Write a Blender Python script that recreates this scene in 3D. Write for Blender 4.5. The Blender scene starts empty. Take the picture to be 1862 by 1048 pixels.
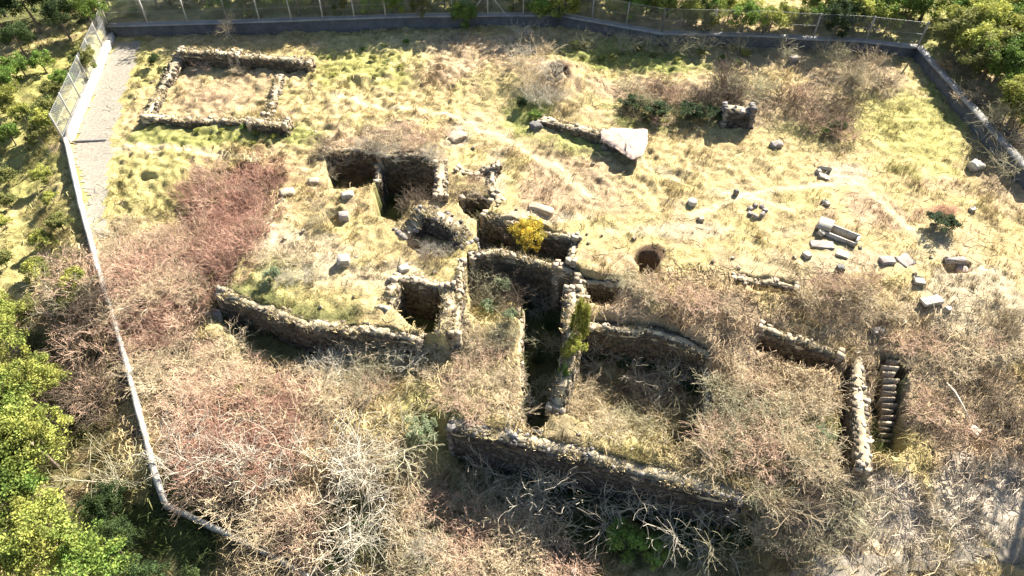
import bpy, math, random
import numpy as np
from mathutils import Vector, Matrix

rng = np.random.default_rng(7)
random.seed(7)
SC = bpy.context.scene
COL = SC.collection
R = math.radians

# ------------------------------------------------------------------ camera
CAMH, PITCH, FPX, CX, CY = 26.0, R(47), 1258.0, 931.0, 524.0
cp, sp = math.cos(PITCH), math.sin(PITCH)
cam = bpy.data.cameras.new('camera')
cam.sensor_width = 36.0
cam.lens = FPX / 1862.0 * 36.0
cam.clip_end = 3000
camo = bpy.data.objects.new('camera', cam)
COL.objects.link(camo)
camo.location = (0, 0, CAMH)
camo.rotation_euler = (R(90) - PITCH, 0, 0)
SC.camera = camo


def G(px, py, z=0.0):
    """ground point seen at a spot of the survey photo, for a known height"""
    a, b = (px - CX) / FPX, (CY - py) / FPX
    d = (a, cp + b * sp, -sp + b * cp)
    t = (z - CAMH) / d[2]
    return (d[0] * t, d[1] * t)


def depth_at(x, y, z):
    return y * cp + (CAMH - z) * sp


# ------------------------------------------------------------------ noise
def vnoise(x, y, scale, seed=0):
    x = np.asarray(x, float) / scale
    y = np.asarray(y, float) / scale
    xi = np.floor(x).astype(np.int64)
    yi = np.floor(y).astype(np.int64)
    xf = x - xi
    yf = y - yi
    u = xf * xf * (3 - 2 * xf)
    v = yf * yf * (3 - 2 * yf)

    def h(i, j):
        n = (i * 374761393 + j * 668265263 + seed * 1442695041) & 0x7fffffff
        n = ((n ^ (n >> 13)) * 1274126177) & 0x7fffffff
        n = (n ^ (n >> 16)) & 0xffff
        return n / 65535.0
    return ((h(xi, yi) * (1 - u) + h(xi + 1, yi) * u) * (1 - v)
            + (h(xi, yi + 1) * (1 - u) + h(xi + 1, yi + 1) * u) * v)


def sstep(a, b, x):
    t = np.clip((x - a) / (b - a), 0, 1)
    return t * t * (3 - 2 * t)


def sdpoly(x, y, poly):
    """signed distance to a polygon, negative inside"""
    d = np.full(x.shape, 1e9)
    ins = np.zeros(x.shape, bool)
    n = len(poly)
    for i in range(n):
        x0, y0 = poly[i]
        x1, y1 = poly[(i + 1) % n]
        ex, ey = x1 - x0, y1 - y0
        wx, wy = x - x0, y - y0
        t = np.clip((wx * ex + wy * ey) / (ex * ex + ey * ey + 1e-12), 0, 1)
        d = np.minimum(d, (wx - ex * t) ** 2 + (wy - ey * t) ** 2)
        c = ((y0 <= y) & (y1 > y)) | ((y1 <= y) & (y0 > y))
        xc = x0 + (y - y0) / (ey if abs(ey) > 1e-9 else 1e-9) * ex
        ins ^= c & (x < xc)
    d = np.sqrt(d)
    return np.where(ins, -d, d)


def dline(x, y, pts):
    d = np.full(np.shape(x), 1e9)
    for (x0, y0), (x1, y1) in zip(pts[:-1], pts[1:]):
        ex, ey = x1 - x0, y1 - y0
        wx, wy = x - x0, y - y0
        t = np.clip((wx * ex + wy * ey) / (ex * ex + ey * ey + 1e-12), 0, 1)
        d = np.minimum(d, (wx - ex * t) ** 2 + (wy - ey * t) ** 2)
    return np.sqrt(d)


def PL(pts, z=0.0):
    return [G(px, py, z) for px, py in pts]


# ------------------------------------------------------------------ terrain
WEST = PL([(345, 320), (500, 335), (395, 545), (300, 620), (185, 560), (180, 410)], -0.3)
PODIUM = PL([(518, 345), (600, 330), (850, 280), (860, 470), (838, 545), (812, 612), (765, 612), (700, 600), (560, 590), (480, 560), (402, 530), (440, 450)])
DITCH = PL([(402, 520), (480, 550), (560, 580), (650, 585), (655, 612), (550, 640), (470, 612), (396, 560)], -1.0)
PITS = [
    (PL([(592, 277), (650, 271), (690, 283), (690, 330), (602, 338)]), -1.9),
    (PL([(688, 285), (735, 277), (803, 290), (803, 352), (745, 362), (722, 402), (684, 392), (680, 335)]), -2.9),
    (PL([(835, 358), (868, 348), (893, 363), (880, 396), (845, 388)]), -1.3),
    (PL([(880, 388), (960, 408), (1046, 430), (1036, 476), (1000, 486), (868, 455), (866, 415)]), -2.6),
    (PL([(728, 425), (772, 377), (822, 398), (850, 440), (812, 470), (760, 455)]), -0.45),
    (PL([(940, 462), (1010, 478), (1052, 492), (1055, 545), (1035, 585), (1020, 720), (968, 756), (948, 700), (950, 560), (935, 520)], -0.3), -3.4),
    (PL([(848, 462), (905, 455), (945, 464), (952, 560), (900, 575), (846, 560)], -0.2), -1.7),
    (PL([(724, 508), (802, 516), (808, 545), (796, 602), (772, 602), (722, 562)]), -2.6),
    (PL([(1156, 467), (1170, 462), (1186, 461), (1203, 470), (1198, 482), (1202, 494), (1180, 499), (1160, 488)]), -1.0),
    (PL([(1053, 503), (1122, 514), (1112, 552), (1056, 546)], -0.4), -1.7),
    (PL([(1062, 592), (1190, 600), (1292, 645), (1286, 800), (1180, 800), (1020, 745), (1045, 680)], -1.2), -3.3),
    (PL([(1528, 685), (1560, 680), (1568, 850), (1522, 850)], -1.4), -2.9),
    (PL([(1596, 652), (1650, 654), (1646, 815), (1590, 815)], -1.0), -2.6),
    (PL([(1385, 592), (1440, 609), (1530, 641), (1528, 668), (1440, 652), (1380, 628)], -.6), -1.95),
    (PL([(1340, 503), (1400, 510), (1450, 522), (1446, 537), (1395, 526), (1336, 516)], -.2), -1.0),
    (PL([(1000, 122), (1030, 122), (1032, 143), (1008, 146)], 1.0), 0.3),
    (PL([(590, 378), (614, 376), (622, 405), (600, 415), (588, 400)]), -0.7),
]
F0 = G(815, 762, -1.5)
F1 = G(1345, 890, -1.5)
_sx, _sy = G(1524, 428, -.02)
_ca, _sa = math.cos(-.62), math.sin(-.62)
SARC = [(_sx + a * _ca - b * _sa, _sy + a * _sa + b * _ca) for a, b in ((-.98, -.36), (.98, -.36), (.98, .36), (-.98, .36))]
SLOT = PL([(1712, 478), (1762, 482), (1764, 496), (1722, 500)], -0.1)


def wedge(x, y, p, q, f):
    """1 right of p->q, fading over f metres"""
    ex, ey = q[0] - p[0], q[1] - p[1]
    L = math.hypot(ex, ey)
    s = ((x - p[0]) * ey - (y - p[1]) * ex) / L
    return sstep(-f, f, s)


def H(x, y):
    x = np.asarray(x, float)
    y = np.asarray(y, float)
    wr = sstep(4, 12, x)
    z = -1.4 * sstep(0, 1, (25 - y) / (4.5 + 4.5 * wr))
    z = z - 0.9 * sstep(15.5, 11, y)
    # terrace below the long front wall
    w = wedge(x, y, F0, F1, 0.10)
    far = wedge(x, y, G(1360, 870, -2), G(1440, 1060, -2), 2.2)
    lef = wedge(x, y, G(690, 960, -3), G(812, 790, -3), 1.6)
    w = w * far * lef
    z = z * (1 - w) + (-4.6) * w
    d = sdpoly(x, y, WEST)
    z = z - 0.8 * sstep(1.0, -1.0, d)
    d = sdpoly(x, y, DITCH)
    k = sstep(0.9, -0.1, d)
    z = z * (1 - k) + np.minimum(z, -2.1) * k
    d = sdpoly(x, y, PODIUM)
    k = sstep(0.10, -0.10, d + .12 + (vnoise(x, y, .55, 78) - .5) * .3)
    z = z * (1 - k) + 0.0 * k
    for poly, fl in PITS:
        xs = [p[0] for p in poly]
        ys = [p[1] for p in poly]
        m = (x > min(xs) - 1) & (x < max(xs) + 1) & (y > min(ys) - 1) & (y < max(ys) + 1)
        if not m.any():
            continue
        k = np.zeros(x.shape)
        k[m] = sstep(0.12, -0.10, sdpoly(x[m], y[m], poly) + (vnoise(x[m], y[m], .55, 77) - .5) * .42)
        z = z * (1 - k) + fl * k
    gx, gy = G(963, 441, -.75)
    z = z + .9 * np.exp(-((x - gx) ** 2 + (y - gy) ** 2) / .5)
    d = sdpoly(x, y, SLOT)
    z = z - 0.5 * sstep(0.08, -0.08, d)
    z = z - 0.75 * sstep(0.06, -0.06, sdpoly(x, y, SARC))
    # soft mounds
    for (px, py, r, h) in [(1010, 150, 3.6, 1.3), (1330, 175, 3.0, 0.7), (1560, 130, 3.5, 0.6), (1720, 420, 1.6, 0.35), (740, 240, 2.2, 0.4)]:
        gx, gy = G(px, py, 0.3)
        q = ((x - gx) ** 2 + (y - gy) ** 2) / (r * r)
        bump = h * np.exp(-q * 1.6)
        if py == 150:
            hole = sdpoly(x, y, PITS[15][0])
            bump = bump * sstep(-0.1, 0.1, hole)
        z = z + bump
    # land outside the boundary: banked up behind the retaining wall, dropping away on the left
    return z + outside_z(x, y)


BND = PL([(205, 66), (420, 60), (760, 48), (1015, 46), (1200, 80), (1380, 84), (1660, 106), (1866, 345)])
LEFTB = PL([(205, 66), (124, 262), (165, 440), (275, 885)]) + [G(440, 985, -2), G(620, 1075, -2.2)]
SITE = LEFTB + [G(700, 1110, -2), G(1350, 1042, -2), G(1900, 985, -2), (48, 11)] + [(46, 24)] + BND[::-1]


def outside_z(x, y):
    d = sdpoly(x, y, SITE)
    top = sstep(34, 42, y) * sstep(0.0, 0.5, d) * 0.8
    right = sstep(20, 26, x) * sstep(0.0, 0.6, d) * 0.5 * (1 - sstep(34, 42, y))
    left = sstep(-8, -12, x) * sstep(0.1, 3.5, d) * -0.9 * (1 - sstep(36, 44, y))
    return top + right + left


GRAVEL = PL([(212, 78), (262, 74), (232, 150), (205, 262), (195, 330), (192, 420), (165, 432), (150, 350), (132, 262), (170, 165)])


TUSS = [(*G(660, 120), 6.5, 6), (*G(450, 250), 6, 3), (*G(260, 340), 4, 4), (*G(1150, 110), 7, 3), (*G(250, 130), 3, 4), (*G(1180, 300), 6, 3)]


def bumps(x, y):
    flat = sstep(-0.1, 0.5, sdpoly(x, y, GRAVEL))
    b = 0.16 * (vnoise(x, y, 1.1, 1) - .5) + 0.16 * (vnoise(x, y, .5, 2) - .5) + 0.17 * (vnoise(x, y, .27, 3) - .5)
    big = 0.22 * (vnoise(x, y, 3.1, 4) - .5)
    amp = .95 - .4 * sstep(-6, 3, x) * sstep(42, 36, y) * sstep(17, 21, y)
    for (gx, gy, rx, ry) in TUSS:
        amp = amp + 1.0 * np.exp(-((x - gx) / rx) ** 2 - ((y - gy) / ry) ** 2)
    return (b * np.minimum(amp, 1.7) + big) * (0.12 + 0.88 * flat)


def HB(x, y):
    return H(x, y) + bumps(np.asarray(x, float), np.asarray(y, float))


def P(px, py):
    """point of the terrain seen at a spot of the survey photo"""
    a, b = (px - CX) / FPX, (CY - py) / FPX
    d = np.array([a, cp + b * sp, -sp + b * cp])
    t0, t1 = (CAMH - 2.2) / -d[2], (CAMH + 4.2) / -d[2]
    t = np.linspace(t0, t1, 400)
    X, Y, Z = d[0] * t, d[1] * t, CAMH + d[2] * t
    below = Z < H(X, Y)
    i = int(np.argmax(below)) if below.any() else 399
    return float(X[i]), float(Y[i]), float(H(X[i:i + 1], Y[i:i + 1])[0])


def hz(x, y):
    return float(HB(np.array([x]), np.array([y]))[0])


# ------------------------------------------------------------------ mesh building
class MB:
    def __init__(s):
        s.v, s.f, s.c, s.n = [], [], [], 0

    def add(s, v, f, tone=1.0):
        v = np.asarray(v, float).reshape(-1, 3)
        f = np.asarray(f, int)
        s.v.append(v)
        s.f.append(f + s.n)
        s.c.append(np.broadcast_to(np.asarray(tone, float), (len(v),)))
        s.n += len(v)

    def tube(s, pts, rad, sides=3, tone=1.0, cap=False):
        pts = np.asarray(pts, float)
        n = len(pts)
        rad = np.broadcast_to(np.asarray(rad, float), (n,))
        tg = np.gradient(pts, axis=0)
        tg /= (np.linalg.norm(tg, axis=1, keepdims=True) + 1e-9)
        ref = np.array([0.31, 0.77, 0.55]) if abs(tg[0, 2]) > .6 else np.array([0.1, 0.2, 1.0])
        u = np.cross(tg, ref)
        u /= (np.linalg.norm(u, axis=1, keepdims=True) + 1e-9)
        w = np.cross(tg, u)
        a = np.arange(sides) * 2 * math.pi / sides
        ring = pts[:, None, :] + rad[:, None, None] * (np.cos(a)[None, :, None] * u[:, None, :] + np.sin(a)[None, :, None] * w[:, None, :])
        i = np.arange(n - 1)[:, None] * sides
        j = np.arange(sides)[None, :]
        k = (j + 1) % sides
        q = np.stack([i + j, i + k, i + sides + k, i + sides + j], -1).reshape(-1, 4)
        s.add(ring.reshape(-1, 3), q, tone)
        if cap:
            for base, flip in ((0, True), ((n - 1) * sides, False)):
                idx = s.n - n * sides + base
                c = pts[0] if flip else pts[-1]
                s.v.append(c[None, :])
                s.c.append(np.array([tone if np.isscalar(tone) else 1.0]))
                ci = s.n
                s.n += 1
                fs = []
                for m in range(sides):
                    a1, a2 = idx + m, idx + (m + 1) % sides
                    fs.append([a2, a1, ci, ci] if flip else [a1, a2, ci, ci])
                s.f.append(np.array(fs))

    def box(s, c, size, rot=0.0, jit=0.0, tone=1.0, M=None):
        """box with sheared corners; jit in metres"""
        h = np.array(size, float) / 2
        v = np.array([[-1, -1, -1], [1, -1, -1], [1, 1, -1], [-1, 1, -1], [-1, -1, 1], [1, -1, 1], [1, 1, 1], [-1, 1, 1]], float) * h
        if jit:
            v += rng.uniform(-jit, jit, v.shape)
        if M is not None:
            v = v @ np.asarray(M).T
        ca, sa = math.cos(rot), math.sin(rot)
        v = np.stack([v[:, 0] * ca - v[:, 1] * sa, v[:, 0] * sa + v[:, 1] * ca, v[:, 2]], 1) + np.asarray(c)
        s.add(v, [[0, 3, 2, 1], [4, 5, 6, 7], [0, 1, 5, 4], [1, 2, 6, 5], [2, 3, 7, 6], [3, 0, 4, 7]], tone)

    def mesh(s, name, mat, smooth=False):
        me = bpy.data.meshes.new(name)
        v = np.concatenate(s.v)
        f = np.concatenate([q.reshape(-1, 4) for q in s.f])
        tri = f[:, 2] == f[:, 3]
        cnt = np.where(tri, 3, 4)
        keep = np.ones(f.shape, bool)
        keep[tri, 3] = False
        loops = f[keep]
        me.vertices.add(len(v))
        me.vertices.foreach_set('co', v.astype(np.float32).ravel())
        me.loops.add(len(loops))
        me.loops.foreach_set('vertex_index', loops.astype(np.int32))
        me.polygons.add(len(f))
        st = np.concatenate([[0], np.cumsum(cnt)[:-1]])
        me.polygons.foreach_set('loop_start', st.astype(np.int32))
        me.update(calc_edges=True)
        at = me.attributes.new('tone', 'FLOAT', 'POINT')
        at.data.foreach_set('value', np.concatenate(s.c).astype(np.float32))
        if smooth:
            me.polygons.foreach_set('use_smooth', np.ones(len(f), bool))
        me.materials.append(mat)
        me.validate()
        return me

    def build(s, name, mat, parent=None, loc=(0, 0, 0), smooth=False):
        o = bpy.data.objects.new(name, s.mesh(name, mat, smooth))
        COL.objects.link(o)
        o.location = loc
        o.parent = parent
        return o


def tag(o, label, cat, group=None):
    o['label'] = label
    o['category'] = cat
    if group:
        o['group'] = group
    return o


def empty(name, loc, label, cat, group=None, rz=0.0, sc=1.0):
    o = bpy.data.objects.new(name, None)
    COL.objects.link(o)
    o.location = loc
    o.rotation_euler = (0, 0, rz)
    o.scale = (sc, sc, sc)
    o.empty_display_size = .2
    return tag(o, label, cat, group)


def struct(o, kind='structure'):
    o['kind'] = kind
    return o


# ------------------------------------------------------------------ materials
def mat(name, rgb, rough=.9, nscale=6.0, namt=.35, use_tone=True, rnd=.25, bump=0.0, vor=None, spec=.15, hue=None):
    m = bpy.data.materials.new(name)
    m.use_nodes = True
    nt = m.node_tree
    N, L = nt.nodes, nt.links
    b = N['Principled BSDF']
    b.inputs['Roughness'].default_value = rough
    b.inputs['Specular IOR Level'].default_value = spec
    tc = N.new('ShaderNodeTexCoord')
    nz = N.new('ShaderNodeTexNoise')
    nz.inputs['Scale'].default_value = nscale
    nz.inputs['Detail'].default_value = 5
    nz.inputs['Roughness'].default_value = .65
    L.new(tc.outputs['Object'], nz.inputs['Vector'])
    mr = N.new('ShaderNodeMapRange')
    mr.inputs[1].default_value = .3
    mr.inputs[2].default_value = .7
    mr.inputs[3].default_value = 1 - namt
    mr.inputs[4].default_value = 1 + namt
    L.new(nz.outputs['Fac'], mr.inputs[0])
    val = mr.outputs[0]

    def mul(a, bsock):
        q = N.new('ShaderNodeMath')
        q.operation = 'MULTIPLY'
        L.new(a, q.inputs[0])
        L.new(bsock, q.inputs[1])
        return q.outputs[0]
    if use_tone:
        at = N.new('ShaderNodeAttribute')
        at.attribute_name = 'tone'
        val = mul(val, at.outputs['Fac'])
    if rnd:
        oi = N.new('ShaderNodeObjectInfo')
        m2 = N.new('ShaderNodeMapRange')
        m2.inputs[3].default_value = 1 - rnd
        m2.inputs[4].default_value = 1 + rnd
        L.new(oi.outputs['Random'], m2.inputs[0])
        val = mul(val, m2.outputs[0])
    base = N.new('ShaderNodeRGB')
    base.outputs[0].default_value = (*rgb, 1)
    col = base.outputs[0]
    if hue is not None:
        mx0 = N.new('ShaderNodeMix')
        mx0.data_type = 'RGBA'
        n3 = N.new('ShaderNodeTexNoise')
        n3.inputs['Scale'].default_value = nscale * .35
        L.new(tc.outputs['Object'], n3.inputs['Vector'])
        r3 = N.new('ShaderNodeMapRange')
        r3.inputs[1].default_value = .38
        r3.inputs[2].default_value = .62
        L.new(n3.outputs['Fac'], r3.inputs[0])
        L.new(r3.outputs[0], mx0.inputs[0])
        L.new(col, mx0.inputs[6])
        mx0.inputs[7].default_value = (*hue, 1)
        col = mx0.outputs[2]
    vm = N.new('ShaderNodeVectorMath')
    vm.operation = 'SCALE'
    L.new(col, vm.inputs[0])
    L.new(val, vm.inputs['Scale'])
    L.new(vm.outputs[0], b.inputs['Base Color'])
    if bump:
        n2 = N.new('ShaderNodeTexNoise')
        n2.inputs['Scale'].default_value = nscale * 3
        n2.inputs['Detail'].default_value = 4
        L.new(tc.outputs['Object'], n2.inputs['Vector'])
        bp = N.new('ShaderNodeBump')
        bp.inputs['Strength'].default_value = bump
        bp.inputs['Distance'].default_value = .05
        L.new(n2.outputs['Fac'], bp.inputs['Height'])
        L.new(bp.outputs[0], b.inputs['Normal'])
    return m


def leafmat(name, rgb, rnd=.22, trans=.25, hue=None):
    m = mat(name, rgb, .75, 3.0, .25, True, rnd, hue=hue)
    nt = m.node_tree
    N, L = nt.nodes, nt.links
    b = N['Principled BSDF']
    out = N['Material Output']
    tr = N.new('ShaderNodeBsdfTranslucent')
    L.new(b.inputs['Base Color'].links[0].from_socket, tr.inputs['Color'])
    mx = N.new('ShaderNodeMixShader')
    mx.inputs[0].default_value = trans
    L.new(b.outputs[0], mx.inputs[1])
    L.new(tr.outputs[0], mx.inputs[2])
    L.new(mx.outputs[0], out.inputs['Surface'])
    return m


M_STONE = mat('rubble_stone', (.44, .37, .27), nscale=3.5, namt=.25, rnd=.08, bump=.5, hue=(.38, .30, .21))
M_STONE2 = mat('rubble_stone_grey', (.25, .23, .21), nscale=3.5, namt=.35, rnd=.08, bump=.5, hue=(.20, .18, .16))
M_MORTAR = mat('earth_mortar', (.20, .16, .10), nscale=5, namt=.4, use_tone=False, rnd=0, bump=.5)
M_MARBLE = mat('white_marble', (.52, .48, .41), rough=.7, nscale=4, namt=.25, rnd=.12, bump=.35, hue=(.36, .32, .25))
M_GREYST = mat('grey_limestone', (.33, .285, .255), nscale=5, namt=.25, rnd=.12, bump=.35)
M_PINKST = mat('pinkish_mortar_slab', (.44, .34, .28), nscale=2.2, namt=.22, rnd=0, bump=.5)
M_DARKST = mat('dark_basalt_block', (.17, .16, .15), nscale=5, namt=.3, rnd=.1, bump=.4)
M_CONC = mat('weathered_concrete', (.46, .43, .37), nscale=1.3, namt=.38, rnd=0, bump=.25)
M_CONC_SHADE = mat('shade_toned_concrete', (.12, .12, .12), nscale=1.6, namt=.3, rnd=0, bump=.25)  # concrete darkened, putting the far and right walls' shade into the colour
M_CONCM = mat('grey_coping_concrete', (.30, .29, .27), nscale=1.6, namt=.25, rnd=0, bump=.25)
M_SOIL = mat('pale_dry_soil', (.47, .385, .25), nscale=4, namt=.3, rnd=.08, bump=.6)
M_STRAWG = mat('straw_tufts', (.52, .42, .23), nscale=2, namt=.25, rnd=.1)
M_STEEL = mat('galvanised_steel', (.55, .56, .56), rough=.5, use_tone=False, rnd=0, namt=.08, spec=.5)
M_GRAVEL = mat('grey_gravel', (.29, .26, .21), nscale=7, namt=.35, use_tone=False, rnd=0, bump=.6)
M_TRACK = mat('pale_dirt_track', (.25, .215, .165), nscale=2.5, namt=.25, use_tone=False, rnd=0, bump=.5)
M_BARK = mat('grey_brown_bark', (.20, .16, .12), nscale=6, namt=.3, rnd=.15)
M_BARKP = mat('pale_bark', (.60, .53, .41), nscale=6, namt=.25, rnd=.15)
M_T_RED = mat('russet_twigs', (.46, .265, .195), nscale=2, namt=.2, rnd=.22)
M_T_PINK = mat('dusky_pink_twigs', (.66, .45, .32), nscale=2, namt=.2, rnd=.2)
M_T_TAN = mat('tan_twigs', (.70, .56, .36), nscale=2, namt=.2, rnd=.2)
M_T_OLIVE = mat('olive_grey_twigs', (.48, .44, .28), nscale=2, namt=.2, rnd=.2)
M_T_DARK = mat('dark_brown_twigs', (.17, .13, .095), nscale=2, namt=.2, rnd=.2)
M_T_PALE = mat('pale_grey_twigs', (.60, .54, .42), nscale=2, namt=.2, rnd=.15)
M_L_LIME = leafmat('yellow_green_leaves', (.38, .38, .09), hue=(.25, .30, .07))
M_L_GREEN = leafmat('fresh_green_leaves', (.15, .24, .05), hue=(.23, .28, .06))
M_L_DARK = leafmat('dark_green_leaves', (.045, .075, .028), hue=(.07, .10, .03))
M_L_OLIVE = leafmat('olive_leaves', (.22, .22, .07), hue=(.14, .17, .05))
M_L_SAGE = leafmat('sage_leaves', (.26, .30, .17), hue=(.20, .25, .13))
M_L_YELL = leafmat('golden_yellow_leaves', (.64, .45, .06), hue=(.50, .42, .08))

# ------------------------------------------------------------------ world and sun
SUN_EL, SUN_AZ = R(35), R(36)       # azimuth from +Y (away from camera) towards +X
w = bpy.data.worlds.new('World')
SC.world = w
w.use_nodes = True
nt = w.node_tree
bg = nt.nodes['Background']
sky = nt.nodes.new('ShaderNodeTexSky')
sky.sky_type = 'NISHITA'
sky.sun_disc = False
sky.sun_elevation = SUN_EL
sky.sun_rotation = SUN_AZ
nt.links.new(sky.outputs[0], bg.inputs[0])
bg.inputs[1].default_value = 0.05
sl = bpy.data.lights.new('sun', 'SUN')
sl.energy = 5.0
sl.angle = R(.5)
sl.color = (1, .94, .84)
so = bpy.data.objects.new('sun', sl)
COL.objects.link(so)
sd = Vector((math.sin(SUN_AZ) * math.cos(SUN_EL), math.cos(SUN_AZ) * math.cos(SUN_EL), math.sin(SUN_EL)))
so.rotation_euler = sd.to_track_quat('Z', 'Y').to_euler()
so.location = sd * 120
SC.view_settings.view_transform = 'Standard'
SC.view_settings.look = 'None'
SC.cycles.diffuse_bounces = 1
SC.view_settings.exposure = 1.8
SC.view_settings.gamma = 1

# ------------------------------------------------------------------ ground cover map
STRAW = np.array([.46, .36, .18])
COVERC = {
    'green': np.array([.26, .28, .085]), 'lime': np.array([.38, .36, .12]), 'brown': np.array([.42, .32, .205]),
    'pink': np.array([.44, .315, .21]), 'pale': np.array([.52, .43, .29]), 'dark': np.array([.10, .095, .055]),
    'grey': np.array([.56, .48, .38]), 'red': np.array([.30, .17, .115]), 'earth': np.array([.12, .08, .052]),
    'darkgreen': np.array([.075, .10, .035]), 'rust': np.array([.42, .24, .14]),
}
BLOBS = [
    (660, 105, 110, 48, 'lime', .9), (420, 245, 170, 22, 'green', .8), (1120, 105, 130, 30, 'green', .9), (1290, 105, 110, 22, 'green', .7),
    (1660, 230, 150, 70, 'lime', .7), (1745, 210, 40, 70, 'green', .8), (270, 330, 110, 55, 'lime', .55), (1180, 200, 90, 28, 'green', .8),
    (1060, 265, 80, 24, 'green', .8), (960, 205, 40, 34, 'green', .9), (440, 690, 90, 50, 'lime', .3), (250, 120, 60, 40, 'lime', .6),
    (1490, 230, 90, 30, 'green', .6), (700, 250, 100, 34, 'pink', .8), (850, 110, 80, 50, 'pink', .6), (1020, 330, 110, 66, 'pink', .65),
    (1580, 375, 90, 36, 'pink', .8), (1150, 165, 90, 30, 'pink', .8), (390, 170, 70, 45, 'pink', .55), (1010, 130, 60, 40, 'pink', .6),
    (1330, 170, 80, 45, 'brown', .6), (1470, 200, 100, 45, 'brown', .7), (1560, 125, 90, 30, 'brown', .8), (1380, 100, 120, 22, 'brown', .7),
    (270, 520, 150, 130, 'pink', .95), (420, 400, 85, 110, 'red', .95), (450, 790, 160, 100, 'red', .7), (320, 700, 130, 90, 'brown', .8),
    (1250, 600, 170, 90, 'pink', .75), (1400, 720, 190, 130, 'brown', .8), (1740, 700, 170, 110, 'brown', .8), (1760, 850, 150, 70, 'pink', .6), (1530, 560, 120, 60, 'brown', .5),
    (860, 950, 220, 120, 'brown', .9), (600, 900, 160, 130, 'brown', .85), (1740, 930, 170, 80, 'grey', .8), (1550, 930, 120, 80, 'grey', .6),
    (560, 470, 90, 50, 'pale', .7), (470, 425, 60, 30, 'pale', .7), (700, 500, 90, 25, 'pale', .6), (830, 580, 40, 80, 'pale', .8),
    (980, 395, 100, 12, 'pale', .9), (1230, 420, 180, 14, 'pale', .7), (1790, 555, 110, 90, 'pale', .8), (1540, 318, 50, 22, 'pale', .9),
    (1450, 490, 170, 30, 'pale', .4), (1600, 480, 120, 30, 'pale', .4), (900, 330, 30, 60, 'pale', .7), (830, 250, 28, 22, 'pale', .8), (1000, 720, 35, 40, 'pale', .5),
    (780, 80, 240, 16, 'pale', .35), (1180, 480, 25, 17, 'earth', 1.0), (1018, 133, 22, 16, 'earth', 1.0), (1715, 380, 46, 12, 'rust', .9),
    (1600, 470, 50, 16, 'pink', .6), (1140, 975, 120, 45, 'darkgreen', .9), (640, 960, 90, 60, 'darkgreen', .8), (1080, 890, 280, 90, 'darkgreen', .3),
    (500, 510, 60, 40, 'green', .5), (1490, 800, 70, 50, 'green', .5), (790, 770, 60, 50, 'green', .5), (510, 590, 130, 40, 'lime', .4),
    (860, 670, 90, 90, 'pale', .25), (50, 240, 100, 160, 'lime', .8), (70, 420, 100, 140, 'lime', .5), (150, 640, 60, 160, 'brown', .8),
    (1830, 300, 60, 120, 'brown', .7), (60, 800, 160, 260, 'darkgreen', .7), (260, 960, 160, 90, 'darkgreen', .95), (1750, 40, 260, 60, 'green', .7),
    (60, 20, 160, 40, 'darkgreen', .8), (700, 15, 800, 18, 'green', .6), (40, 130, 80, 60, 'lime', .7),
]
BW = []
for (px, py, rx, ry, k, s) in BLOBS:
    x, y, z = P(px, py)
    sc = depth_at(x, y, z) / FPX
    vert = max(.3, math.sin(PITCH - math.atan((CY - py) / FPX)))
    BW.append((x, y, rx * sc, ry * sc / vert, COVERC[k], s))
TRAILS = [PL(q) for q in (
    [(1255, 395), (1350, 356), (1500, 335), (1560, 330)], [(1560, 328), (1600, 362), (1650, 415), (1690, 450)], [(178, 276), (260, 265), (340, 272), (470, 292)],
    [(600, 170), (700, 195), (830, 214), (915, 250)], [(915, 250), (1010, 310), (1080, 360)], [(1010, 300), (1060, 345)], [(1100, 260), (1240, 330)], [(1290, 350), (1340, 352), (1440, 385)])]


def cover(x, y):
    """colour of the ground cover there, with shade painted into pits and ditch"""
    x = np.asarray(x, float)
    y = np.asarray(y, float)
    n1 = vnoise(x, y, 2.6, 11)
    n2 = vnoise(x, y, .9, 12)
    n3 = vnoise(x, y, .35, 13)
    c = np.empty(x.shape + (3,))
    c[:] = STRAW
    t = sstep(.5, .75, n1 * .6 + n2 * .4)[..., None] * .25
    c = c * (1 - t) + COVERC['lime'] * t
    t = sstep(.55, .8, vnoise(x, y, 1.9, 14) * .6 + n3 * .4)[..., None] * .5
    c = c * (1 - t) + COVERC['pink'] * t
    wob = (n1 - .5) * .9 + (n2 - .5) * .7 + (n3 - .5) * .5
    for (bx, by, rx, ry, col, s) in BW:
        m = (np.abs(x - bx) < rx * 1.9) & (np.abs(y - by) < ry * 1.9)
        if not m.any():
            continue
        q = np.sqrt(((x[m] - bx) / rx) ** 2 + ((y[m] - by) / ry) ** 2) + wob[m] * .8
        t = (s * sstep(1.25, .6, q))[..., None]
        c[m] = c[m] * (1 - t) + col * t
    for i in (0, 1, 2, 3, 5, 7, 12):  # dark green growth that also paints shade onto the pit floors
        poly = PITS[i][0]
        xs = [p[0] for p in poly]
        ys = [p[1] for p in poly]
        m = (x > min(xs)) & (x < max(xs)) & (y > min(ys)) & (y < max(ys))
        if m.any():
            t = (.85 * sstep(.1, -.1, sdpoly(x[m], y[m], poly)))[..., None]
            c[m] = c[m] * (1 - t) + COVERC['darkgreen'] * t
    d = sdpoly(x, y, DITCH)  # ditch ground darkened to paint in the shadow below the podium wall
    t = (.6 * sstep(.5, -.3, d))[..., None]
    c = c * (1 - t) + COVERC['darkgreen'] * t
    for tr in TRAILS:
        d = dline(x, y, tr) + (n3 - .5) * .25
        t = sstep(.36, .12, d)[..., None] * .9
        c = c * (1 - t) + np.array([.62, .51, .30]) * t
    c = c * (0.80 + .40 * n3)[..., None] * (0.88 + .24 * n2)[..., None]
    return c


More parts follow.
